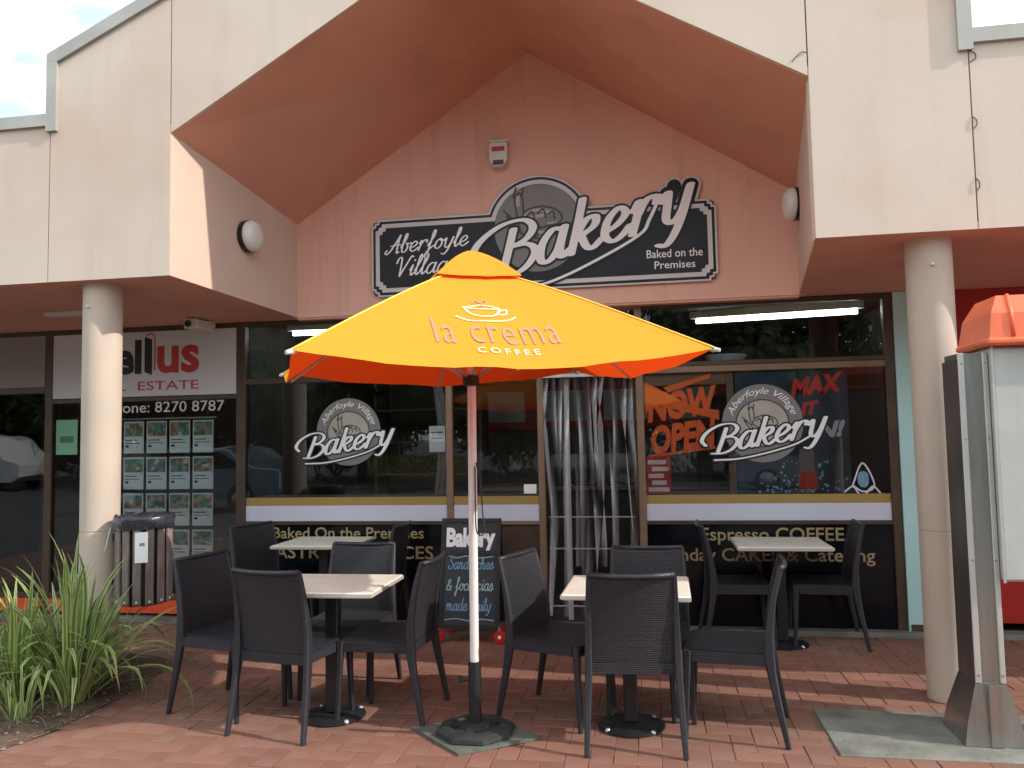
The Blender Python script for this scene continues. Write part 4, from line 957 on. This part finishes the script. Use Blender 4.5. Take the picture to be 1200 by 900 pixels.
# ================================================================== CHAIRS
def make_chair(label):
    T = thing('cafe_chair', label, 'chair', (0, 0, 0), 'charcoal woven resin chairs at the cafe tables')
    def prof(z):   # back surface y at height z
        return float(np.interp(z, [.34, .42, .55, .70, .80, .88], [-.195, -.198, -.207, -.232, -.255, -.275]))
    def bk(u, v):
        z = .375+.485*v; x = (u-.5)*(.395+.015*v); return (x, prof(z)-.022*(1-(2*u-1)**2)*(.3+.7*v), z+(.010*(1-(2*u-1)**2)*-1 if v > .99 else 0))
    obj('backrest', MB().grid(bk, 12, 14, thick=(0, .016, 0)), M['weave'], T, smooth=50)
    obj('top_rail', MB().tube([(-.208, prof(.868)+.004, .868), (-.1, prof(.868)-.014, .862), (0, prof(.868)-.018, .861), (.1, prof(.868)-.014, .862), (.208, prof(.868)+.004, .868)], .014, 8), M['resin'], T, smooth=True)
    for s_ in (-1, 1):
        zs = [0, .12, .25, .36, .45, .55, .66, .76, .84, .872]
        ys = [-.275, -.252, -.226, -.208, -.200, -.203, -.218, -.238, -.258, -.266]
        xs = [.236, .231, .225, .22, .218, .217, .214, .212, .210, .209]
        obj('leg', MB().rail([(s_*x, y, z) for x, y, z in zip(xs, ys, zs)], [.026, .030, .034, .036, .036, .034, .030, .026, .022, .018], [.026, .032, .038, .046, .052, .044, .036, .030, .024, .020]), M['resin'], T, smooth=40)
        obj('leg', MB().rail([(s_*.228, .222, 0), (s_*.222, .21, .25), (s_*.218, .203, .442)], [.024, .030, .038], [.024, .032, .042]), M['resin'], T, smooth=40)
    def seat(u, v): return ((u-.5)*.43, -.19+.415*v, .452-.014*(1-(2*u-1)**2)*(1-(2*v-1)**2)-(.012 if v > .97 else 0))
    obj('seat', MB().grid(seat, 10, 10, thick=(0, 0, -.016)), M['weaveseat'], T, smooth=50)
    ap = MB().box((-.20, .206, .385), (.20, .226, .436)).box((-.228, -.18, .385), (-.212, .18, .438)).box((.212, -.18, .385), (.228, .18, .438)).box((-.2, -.21, .375), (.2, -.194, .43))
    obj('seat_apron', ap, M['weave'], T)
    return T
CH_ = [  # x, y, facing angle (deg from +X), label
 (-1.99, -2.37, 80, 'charcoal woven chair with its back to the camera at the left front table'),
 (-2.47, -2.15, -14, 'charcoal woven chair at the left side of the left front table'),
 (-1.525, -2.13, 178, 'charcoal woven chair at the left front table seen edge-on just left of the umbrella pole'),
 (-1.90, -1.79, -91, 'charcoal woven chair on the far side of the left front table, back to the shop'),
 (-.545, -2.06, -20, 'charcoal woven chair just right of the umbrella pole at the right front table'),
 (-.14, -2.375, 94, 'charcoal woven chair with its back to the camera at the right front table'),
 (.375, -2.17, 172, 'charcoal woven chair at the right side of the right front table, seen from the side'),
 (-.05, -1.92, -90, 'charcoal woven chair on the far side of the right front table'),
 (.60, -.33, 2, 'charcoal woven chair at the left side of the table under the coffee wording'),
 (1.205, -.30, 176, 'charcoal woven chair at the right side of the table nearest the aqua pier'),
 (-3.06, -.46, -24, 'charcoal woven chair at the back left table beside the office window'),
 (-2.27, -.34, 180, 'charcoal woven chair at the right side of the back left table')]
c0 = make_chair(CH_[0][3])
for k, (x, y, a, lb) in enumerate(CH_):
    o = c0 if k == 0 else dup(c0, label=lb)
    o.location = (x, y, .002); o.rotation_euler = (0, 0, R(a-90))

# ================================================================== TABLES
def make_table(label):
    T = thing('cafe_table', label, 'table', (0, 0, 0), 'square white cafe tables')
    obj('table_top', MB().box((-.325, -.295, .712), (.325, .295, .742), bev=.006), M['tabletop'], T)
    obj('edge_band', MB().box((-.328, -.298, .718), (.328, -.2955, .736)).box((-.328, .2955, .718), (.328, .298, .736)).box((-.328, -.295, .718), (-.3255, .295, .736)).box((.3255, -.295, .718), (.328, .295, .736)), M['tableedge'], T)
    obj('top_plate', MB().box((-.16, -.03, .695), (.16, .03, .711)).box((-.03, -.16, .695), (.03, .16, .7105)), M['tableleg'], T)
    obj('post', MB().box((-.036, -.036, .03), (.036, .036, .694), bev=.006), M['tableleg'], T)
    obj('base_plate', MB().lathe([(.0, .028), (.05, .028), (.17, .016), (.18, .010), (.18, .004), (0, .004)][::-1], n=36), M['tableleg'], T, smooth=30)
    for k in range(4):
        a = R(45+90*k); obj('foot', MB().lathe([(.014, .0), (.016, .012), (.010, .022), (0, .024)], (.165*math.cos(a), .165*math.sin(a)), 10), M['lightsteel'], T, smooth=True)
    return T
TB = [(-1.815, -2.25, 1, 'white square cafe table left of the umbrella pole, nearer the camera'), (-.155, -2.215, -1, 'white square cafe table right of the umbrella pole, nearer the camera'),
      (.90, -.40, 0, 'white square cafe table under the coffee wording by the right window'), (-2.635, -.42, 1, 'white square cafe table against the shopfront left of the sandwich board')]
t0 = make_table(TB[0][3])
for k, (x, y, a, lb) in enumerate(TB):
    o = t0 if k == 0 else dup(t0, label=lb)
    o.location = (x, y, .002); o.rotation_euler = (0, 0, R(a))

# ================================================================== A-FRAME BOARD
SB = Vector((-1.415, -.42, 0))
T = thing('sandwich_board', 'black chalkboard sandwich board on red wheels with a white bakery heading', 'sandwich board', SB)
def tilt(mb, sgn):     # lean a board built at y=0 about its top
    m_ = Matrix.Translation(SB+Vector((0, 0, .92))) @ Matrix.Rotation(R(11)*sgn, 4, 'X') @ Matrix.Translation(Vector((0, 0, -.93)))
    return mb.xf(m_)
for sgn in (-1, 1):
    fr_ = MB().box((-.235, -.012, .10), (-.205, .012, .93)).box((.205, -.012, .10), (.235, .012, .93)).box((-.2045, -.012, .90), (.2045, .012, .93)).box((-.2045, -.012, .655), (.2045, .012, .685)).box((-.2045, -.012, .10), (.2045, .012, .13))
    f_ = obj('frame', tilt(fr_, sgn), M['dark'], T)
    obj('chalk_panel', tilt(MB().box((-.2045, -.005, .1305), (.2045, .005, .6545)), sgn), M['board'], T)
    obj('heading_panel', tilt(MB().box((-.2045, -.005, .6855), (.2045, .005, .8995)), sgn), M['board'], T)
def btext(vf, m, name='lettering', y=-.0065): obj(name, tilt(MB().add([(a, y, b_) for a, b_ in vf[0]], vf[1]), -1), M[m], T, recalc=False)
vs, fs = text2d('Bakery', 1, .045, 0, .95); vs = fit(vs, -.195, .195); k = .14/max(v[1] for v in vs); btext(([(a, .72+b_*k) for a, b_ in vs], fs), 'white')
for wd_, m_, z_, x0, x1 in (('Sandwiches', 'chalkblue', .545, -.17, .18), ('& focaccias', 'chalkgreen', .385, -.185, .18), ('made daily', 'chalkblue', .235, -.18, .17)):
    st, wdt = script(wd_, .15, .0); s_ = (x1-x0)/wdt; st = [[(x0+p_[0]*s_, z_+p_[1]*s_*1.35) for p_ in q_] for q_ in st]
    btext(ink(st, (.0042, .0042, 0)), m_)
for q_ in ([(-.19, .165), (-.1, .175), (0, .162), (.1, .174), (.19, .165)], [(-.17, .645), (-.1, .63), (-.02, .645), (.06, .628), (.18, .64)]): btext(ink([q_], (.0035, .0035, 0)), 'chalkgreen', 'chalk_line')
for sy in (-1, 1):
    for sx in (-1, 1):
        c_ = Vector((SB.x+sx*.24, SB.y+sy*.165, .052))
        wh = obj('wheel', MB().lathe([(0, -.012), (.03, -.014), (.046, -.012), (.050, 0), (.046, .012), (.03, .014), (0, .012)], n=24).xf(Matrix.Translation(c_) @ Matrix.Rotation(R(90 if False else 90), 4, 'X')), M['wheelred'], T, smooth=40)
        obj('hub_cap', MB().lathe([(0, .02), (.012, .018), (.014, .012)], n=12).xf(Matrix.Translation(c_) @ Matrix.Rotation(R(90), 4, 'X')), M['white'], wh)
        obj('wheel_arm', MB().tube([c_, (SB.x+sx*.222, SB.y+sy*.150, .16)], .009, 6), M['lightsteel'], T)

# ================================================================== BIN
BC = Vector((-3.44, -1.60, 0)); BR = .18
T = thing('litter_bin', 'round timber slatted litter bin with a black liner fixed beside the left column', 'bin', BC+Vector((0, 0, .48)))
for k in range(14):
    a = 2*math.pi*k/14+.12
    s_ = MB().box((BR-.018, -.026, .49), (BR, .026, 1.035), bev=.004).xf(Matrix.Translation(BC) @ Matrix.Rotation(a, 4, 'Z'))
    obj('slat', s_, M['slat'], T, origin=BC+Vector((math.cos(a)*BR, math.sin(a)*BR, .49)))
    obj('bolt', MB().lathe([(0, 0), (.009, 0), (.007, .006), (0, .007)], n=8).xf(Matrix.Translation(BC) @ Matrix.Rotation(a, 4, 'Z') @ Matrix.Translation((BR+.001, 0, .51)) @ Matrix.Rotation(R(90), 4, 'Y')), M['plastic_white'], T)
obj('inner_drum', MB().lathe([(BR-.03, .48), (BR-.025, .5), (BR-.025, 1.03)], BC[:2], 28), M['dark'], T, smooth=30)
rs = random.Random(9); lin = []
for j_ in range(7):
    for i in range(40):
        a = 2*math.pi*i/40; r_ = [BR-.03, BR-.02, BR+.004, BR+.012, BR+.016, BR+.012, BR+.010][j_]; z_ = [.95, 1.03, 1.075, 1.065, 1.04, 1.0, .985][j_]
        lin.append((BC.x+(r_+rs.uniform(-.006, .006))*math.cos(a), BC.y+(r_+rs.uniform(-.006, .006))*math.sin(a), z_+rs.uniform(-.01, .01)))
obj('bin_liner', MB().add(lin, [(j_*40+i, j_*40+(i+1) % 40, (j_+1)*40+(i+1) % 40, (j_+1)*40+i) for j_ in range(6) for i in range(40)]), M['bag'], T, smooth=True)
a_l = math.atan2(-1, .55)
lb = MB().box((BR+.004, -.04, .77), (BR+.007, .04, .97)).xf(Matrix.Translation(BC) @ Matrix.Rotation(a_l, 4, 'Z'))
obj('notice', lb, M['white'], T)
obj('notice_print', MB().box((BR+.0075, -.012, .88), (BR+.0085, .02, .90)).xf(Matrix.Translation(BC) @ Matrix.Rotation(a_l, 4, 'Z')), M['chalkblue'], T)
obj('lid_handle', MB().tube([(BC.x-.14, BC.y-.16, 1.0), (BC.x-.17, BC.y-.17, .85)], .005, 6), M['lightsteel'], T)
obj('bracket', MB().box((BC.x-.22, BC.y-.03, .60), (BC.x-.16, BC.y+.03, .64)).box((BC.x-.22, BC.y-.03, .90), (BC.x-.16, BC.y+.03, .94)), M['tableleg'], T)
0 and obj('stand', MB().tube([(BC.x, BC.y+.02, .02), (BC.x, BC.y+.02, .49)], .03, 12), M['tableleg'], T)

# ================================================================== PHONE BOOTH
T = thing('phone_booth', 'steel payphone booth with white cabinet and orange roof on the concrete slab', 'phone booth', (1.9, -2.15, .006))
def pedestal(x0, x1):
    y0, y1 = -2.29, -2.09
    ped = obj('pedestal', MB().prism([(x0, .30), (x0, 1.93), (x1, 1.93), (x1, .30)], y0+.012, y1), M['steel'], T)
    ar = obj('side_plate', MB().box((x0-.006, y0, .30), (x0-.0005, y1+.02, 1.90)), M['darksteel'], T)
    for a, b_ in ((x0-.005, x0+.024), (x1-.02, x1+.004)): obj('corner_strip', MB().box((a, y0-.004, .301), (b_, y0+.0115, 1.93), bev=.003), M['lightsteel'], T)
    # flared foot
    ft = MB(); tp = [(x0-.007, y0-.004), (x1+.006, y0-.004), (x1+.006, y1+.021), (x0-.007, y1+.021)]; bt = [(x0-.075, y0-.035), (x1+.075, y0-.035), (x1+.075, y1+.09), (x0-.075, y1+.09)]
    ft.add([(x, y, .2995) for x, y in tp]+[(x, y, .12) for x, y in [(x0-.055, y0-.02), (x1+.055, y0-.02), (x1+.055, y1+.07), (x0-.055, y1+.07)]]+[(x, y, .008) for x, y in bt],
           [(0, 1, 2, 3)]+[(i, (i+1) % 4, (i+1) % 4+4, i+4) for i in range(4)]+[(i+4, (i+1) % 4+4, (i+1) % 4+8, i+8) for i in range(4)]+[(11, 10, 9, 8)])
    obj('flared_foot', ft, M['steel'], T)
    obj('foot_strip', MB().box((x0+.04, y0-.045, .009), (x1-.035, y0-.030, .30)), M['steel'], T)
pedestal(1.535, 1.665); pedestal(2.47, 2.60)
obj('cabinet', MB().box((1.674, -2.33, .80), (2.46, -1.95, 1.955), bev=.012), M['boothwhite'], T)
obj('cabinet_edge', MB().box((1.669, -2.334, .795), (1.682, -2.3305, 1.955)), M['lightsteel'], T)
obj('roof_lip', MB().box((1.642, -2.385, 1.957), (2.49, -1.94, 1.995), bev=.012), M['boothorange'], T)
dm = MB(); a_ = [(1.655, -2.37, 1.9955), (2.475, -2.37, 1.9955), (2.475, -1.955, 1.9955), (1.655, -1.955, 1.9955)]
b2 = [(1.675, -2.35, 2.12), (2.455, -2.35, 2.12), (2.455, -1.97, 2.12), (1.675, -1.97, 2.12)]; c2 = [(1.725, -2.29, 2.215), (2.41, -2.29, 2.215), (2.41, -2.02, 2.215), (1.725, -2.02, 2.215)]
dm.add(a_+b2+c2, [(i, (i+1) % 4, (i+1) % 4+4, i+4) for i in range(4)]+[(i+4, (i+1) % 4+4, (i+1) % 4+8, i+8) for i in range(4)]+[(8, 9, 10, 11)])
obj('roof_dome', dm, M['boothorange'], T)
obj('dome_rib', MB().tube([(1.765, -2.372, 2.0), (1.765, -2.352, 2.12), (1.775, -2.29, 2.217)], .010, 8), M['boothorange'], T, smooth=True)
for z_ in (.34, .9, 1.5, 1.88):
    for x_ in (1.548, 1.655): obj('screw', MB().lathe([(0, .004), (.005, .003), (.006, 0)], n=8).xf(Matrix.Translation((x_, -2.2945, z_)) @ Matrix.Rotation(R(90), 4, 'X')), M['steel'], T)
obj('handset_panel', MB().box((1.9, -2.336, 1.2), (2.25, -2.3305, 1.7)), M['steel'], T)

# ================================================================== PLANTS
def blade(seed, L_=.8, wd=.028, bend=1.0, st=.35):
    rg = random.Random(seed); n = 14; pos = Vector((0, 0, 0)); a = st; vs = []; uv = []
    kink = rg.uniform(.3, .9) if rg.random() < .25 else 2
    side = rg.uniform(-.25, .25); 
    for i in range(n+1):
        t_ = i/n; wdt = wd*(min(1, .45+t_*2.2))*(1-t_**3.2)**.8 if t_ < 1 else .0004
        d = Vector((math.sin(a), side*t_*.6, math.cos(a))).normalized(); nrm = Vector((0, 1, 0))
        fold = .25*wdt
        vs += [pos+Vector((fold*.6*math.cos(a), -wdt/2, -fold*math.sin(a)*0+fold*.3)), pos, pos+Vector((fold*.6*math.cos(a), wdt/2, fold*.3))]
        uv += [0., .5, 1.]
        pos = pos+d*(L_/n); a += bend*(1.9/n)*(t_**1.2+.15)*1.3
        if t_ > kink and t_ < kink+1/n: a += .7
    me = bpy.data.meshes.new('leaf'); fs = []
    for i in range(n): o = i*3; fs += [(o, o+1, o+4, o+3), (o+1, o+2, o+5, o+4)]
    me.from_pydata([tuple(v) for v in vs], [], fs); ul = me.uv_layers.new(name='UVMap')
    for lp2 in me.loops: ul.data[lp2.index].uv = (uv[lp2.vertex_index], .5)
    me.polygons.foreach_set('use_smooth', [True]*len(me.polygons))
    return me
rs = random.Random(21)
blades = [blade(k, rs.uniform(.72, 1.05), rs.uniform(.028, .042), rs.uniform(.25, .9) if k % 2 else rs.uniform(1.0, 1.9), rs.uniform(.05, .35) if k % 2 else rs.uniform(.3, .8)) for k in range(26)]
dry = [blade(100+k, rs.uniform(.5, .8), .018, rs.uniform(1.4, 2.0), rs.uniform(.6, 1.0)) for k in range(5)]
for b_ in blades: b_.materials.append(M['strap'])
for b_ in dry: b_.materials.append(M['straw'])
def strappy(x, y, n, sc_, lb, tallbias=0, rmax=.10):
    T = thing('strappy_plant', lb, 'plant', (x, y, .03), 'green strap leaved plants in the garden bed')
    for k in range(n):
        me = rs.choice(dry) if rs.random() < .10 else rs.choice(blades)
        o = bpy.data.objects.new('leaf', me); COL.objects.link(o); o.parent = T
        a = rs.uniform(0, 2*math.pi); r_ = rmax*math.sqrt(rs.random()); s_ = sc_*rs.uniform(.7, 1.12)
        o.location = (r_*math.cos(a), r_*math.sin(a), 0); tl = rs.uniform(-.32, .1)+tallbias
        o.rotation_euler = (rs.uniform(-.15, .15), tl, a+rs.uniform(-.5, .5)); o.scale = (s_, s_*rs.uniform(.8, 1.2), s_)
strappy(-3.46, -2.25, 125, .92, 'tallest strap leaved plant spilling over the brick paving below the column')
strappy(-3.80, -2.30, 120, .80, 'strap leaved plant at the left edge of the photo', -.05)
strappy(-3.62, -1.95, 80, .82, 'upright strap leaved plant right in front of the column base', -.12)
strappy(-3.50, -2.62, 34, .38, 'small tuft of short strap leaves at the front edge of the soil', -.1, .06)
strappy(-4.35, -2.2, 90, .78, 'strap leaved plant farthest left, half outside the photo')
lit = MB()
for k in range(130):
    y = rs.uniform(-3.1, -1.4); x = edge_x(y)-abs(rs.gauss(0, .2))+.03; z_ = .045 if x < edge_x(y)-.09 else .012; a = rs.uniform(0, 6.3); l_ = rs.uniform(.02, .09); q_ = .006
    lit.add([(x, y, z_), (x+l_*math.cos(a), y+l_*math.sin(a), z_+.012), (x+l_*math.cos(a)-q_*math.sin(a), y+l_*math.sin(a)+q_*math.cos(a), z_+.01), (x-q_*math.sin(a), y+q_*math.cos(a), z_+.002)], [(0, 1, 2, 3)])
obj('leaf_litter', lit, mat('litter_brown', (.20, .14, .08), .9, var=.4, scale=30), kind='stuff', recalc=False)
T = thing('red_flowers', 'small clump of red flowers at the left edge of the soil', 'flowers', (-3.72, -2.72, .03))
fl = MB(); stm = MB()
for k in range(26):
    x, y, z_ = -3.74+rs.uniform(-.12, .09), -2.72+rs.uniform(-.1, .1), .05+rs.uniform(.02, .2)
    stm.tube([(-3.74+rs.uniform(-.03, .03), -2.72, .02), (x, y, z_)], .002, 4)
    for q_ in range(5):
        a = 2*math.pi*q_/5; fl.add([(x, y, z_), (x+.014*math.cos(a-.4), y+.014*math.sin(a-.4), z_+.006), (x+.02*math.cos(a), y+.02*math.sin(a), z_+.002), (x+.014*math.cos(a+.4), y+.014*math.sin(a+.4), z_+.006)], [(0, 1, 2, 3)])
obj('petals', fl, mat('flower_red', (.55, .04, .03)), T, kind='stuff', recalc=False); obj('stems', stm, mat('stem_green', (.06, .12, .03)), T)

# ================================================================== CAR PARK SIDE (seen in the glass)
def leaves(n, rx, rz, cz, seed, sz=.16):
    rg = random.Random(seed); cl = []
    for k in range(26):
        a = rg.uniform(0, 6.283); el = rg.uniform(-.7, 1.3); q_ = rg.uniform(.35, .95); cl.append((rx*q_*math.cos(a)*math.cos(el), rx*q_*math.sin(a)*math.cos(el), cz+rz*q_*math.sin(el), rg.uniform(.25, .5)*rx))
    mb = MB()
    for k in range(n):
        c_ = rg.choice(cl); v = Vector((rg.gauss(0, 1), rg.gauss(0, 1), rg.gauss(0, 1))).normalized()*c_[3]*rg.uniform(.6, 1); p = Vector(c_[:3])+v
        u_ = Vector((rg.gauss(0, 1), rg.gauss(0, 1), rg.gauss(0, 1))).normalized(); w_ = u_.cross(v).normalized()
        s_ = sz*rg.uniform(.6, 1.3); mb.add([p-u_*s_, p+w_*s_*.4, p+u_*s_, p-w_*s_*.4], [(0, 1, 2, 3)])
    return mb
def make_tree(loc, label):
    T = thing('shade_tree', label, 'tree', (0, 0, 0), 'shade trees along the far side of the car park')
    obj('crown', leaves(9000, 3.6, 3.3, 4.4, 5, .2), M['crown'], T, recalc=False)
    tk = MB().tube([(0, 0, -.03), (.05, 0, 1.2), (-.05, .05, 2.6), (.1, 0, 4.4)], [.24, .18, .15, .06], 10)
    for k in range(5):
        a = 1.256*k; tk.tube([(0, 0, 1.9+.2*k), (.8*math.cos(a), .8*math.sin(a), 3.2+.1*k), (1.5*math.cos(a), 1.5*math.sin(a), 4.3)], [.09, .06, .02], 6)
    obj('trunk', tk, M['trunk'], T, smooth=True); T.location = loc
    return T
tr_spots = [(-34, -27), (-29, -24), (-24.5, -26), (-20, -23.5), (-15.5, -25.5), (-11, -23), (-7, -25), (-2.5, -23.5), (2, -25.5), (6.5, -24), (11, -26), (16, -24)]
od = ['first', 'second', 'third', 'fourth', 'fifth', 'sixth', 'seventh', 'eighth', 'ninth', 'tenth', 'eleventh', 'twelfth']
TL = ['shade tree across the car park, %s from the office end of the row' % q_ for q_ in od]
t1 = make_tree((*tr_spots[0], 0), TL[0])
for k, (x, y) in enumerate(tr_spots[1:]):
    o = dup(t1, (x, y, 0), rs.uniform(0, 6.28)); o['label'] = TL[k+1]; s_ = rs.uniform(.85, 1.3); o.scale = (s_, s_, s_*rs.uniform(.95, 1.2))
shb = None  # shrub row added to close sky gaps and darken the window reflections
for k, (x, y) in enumerate([(-38+5.2*i, -28.5+(i % 3)*.8) for i in range(12)]):
    if shb is None:
        shb = thing('added_shrub', 'added dark shrub behind the shade trees, first from the office end of the row', 'shrub', (x, y, 0), 'shrubs added to darken the window reflections'); shb.location = (0, 0, 0)
        obj('foliage', leaves(6500, 3.1, 2.0, 1.9, 8, .2), M['crown'], shb, recalc=False); shb.location = (x, y, 0)
    else:
        o = dup(shb, (x, y, 0), rs.uniform(0, 6.28), 'added dark shrub behind the shade trees, %s from the office end of the row' % od[k]); s_ = rs.uniform(.95, 1.25); o.scale = (s_, s_, s_*1.15)
hd = thing('clipped_hedge', 'yellow green clipped hedge across the car park reflected in the left window', 'hedge', (-7.2, -17.6, 0))
rg = random.Random(2); hm = MB()
for k in range(2600):
    p = Vector((-7.2+rg.uniform(-1.5, 1.5), -17.6+rg.uniform(-.5, .5), rg.uniform(.25, 1.05)**1.0)); u_ = Vector((rg.gauss(0, 1), rg.gauss(0, 1), rg.gauss(0, 1))).normalized(); w_ = u_.orthogonal().normalized(); s_ = .06
    hm.add([p-u_*s_, p+w_*s_*.5, p+u_*s_, p-w_*s_*.5], [(0, 1, 2, 3)])
obj('foliage', hm, M['hedge'], hd, recalc=False)
def vehicle(name, label, cat, prof, glass_poly, wpos, width, paint, wr=.33):
    T = thing(name, label, cat, (0, 0, 0))
    n = len(prof); secs = [(-width/2, .90), (-width/2+.06, 1.0), (width/2-.06, 1.0), (width/2, .90)]
    cxm = sum(p[0] for p in prof)/n; vs = []
    for y, s_ in secs:
        for x, z in prof: vs.append((cxm+(x-cxm)*(.985 if s_ < 1 else 1), y, z if s_ == 1 else .45+(z-.45)*.97))
    fs = [tuple(range(n-1, -1, -1)), tuple(3*n+k for k in range(n))]+[(i*n+k, i*n+(k+1) % n, (i+1)*n+(k+1) % n, (i+1)*n+k) for i in range(3) for k in range(n)]
    obj('body', MB().add(vs, fs), paint, T)
    for y in (-width/2-.006, width/2+.006):
        for gp in glass_poly: obj('side_window', MB().prism([(a, b_) for a, b_ in gp], y, y+.004), M['carglass'], T)
    for x in wpos:
        for y in (-width/2+.06, width/2-.06):
            wh = obj('wheel', MB().lathe([(0, -.1), (wr-.08, -.11), (wr-.02, -.11), (wr, -.08), (wr, .08), (wr-.02, .11), (wr-.08, .11), (0, .1)], n=28).xf(Matrix.Translation((x, y, wr)) @ Matrix.Rotation(R(90), 4, 'X')), M['rubbertyre'], T, smooth=40)
            obj('rim', MB().lathe([(0, .115), (.05, .12), (wr-.1, .113)], n=20).xf(Matrix.Translation((x, y, wr)) @ Matrix.Rotation(R(90 if y < 0 else -90), 4, 'X')), M['lightsteel'], wh, smooth=True)
    return T
pw = mat('van_white', (.75, .75, .75), .25, var=.02, coat=.6); pbl = mat('car_silver_blue', (.18, .24, .32), .25, .6, var=.03, coat=.8); ps = mat('car_silver', (.42, .46, .48), .25, .6, var=.03, coat=.8)
vprof = [(-2.3, .35), (2.2, .35), (2.45, .5), (2.45, .9), (2.15, 1.15), (1.5, 1.9), (1.2, 2.0), (-2.25, 2.0), (-2.35, 1.8)]
van = vehicle('parked_van', 'white delivery van parked across the car park, reflected in the leftmost window', 'van', vprof, [[(1.0, 1.2), (1.95, 1.2), (1.45, 1.75), (1.0, 1.75)]], (-1.5, 1.6), 1.8, pw, .33)
van.location = (-24.3, -19.3, -.03)
cprof = [(-2.2, .3), (2.1, .3), (2.25, .5), (2.2, .75), (1.2, .95), (.45, 1.42), (-.9, 1.45), (-1.7, 1.0), (-2.25, .95), (-2.3, .5)]
cglass = [[(-.05, .98), (1.0, .98), (.42, 1.36), (-.05, 1.38)], [(-.12, .98), (-.12, 1.38), (-.85, 1.38), (-1.5, .98)]]
c1 = vehicle('parked_car', 'silver sedan parked across the car park, reflected in the left bakery window', 'car', cprof, cglass, (-1.4, 1.35), 1.75, ps)
c1.location = (-12.6, -16.6, -.03); c1.rotation_euler = (0, 0, R(4))
c2_ = dup(c1, (-10.6, -11.2, -.03), R(176), 'blue sedan parked nearest the shop, reflected low in the left windows')
for ch in [o for o in COL.objects if o.parent == c2_ and o.name.startswith('body')]:
    ch.data = ch.data.copy(); ch.data.materials.clear(); ch.data.materials.append(pbl)
c3 = dup(c1, (4.5, -17.5, -.03), R(2), 'silver sedan parked farthest right in the car park behind the camera')
print('objects', len(COL.objects))
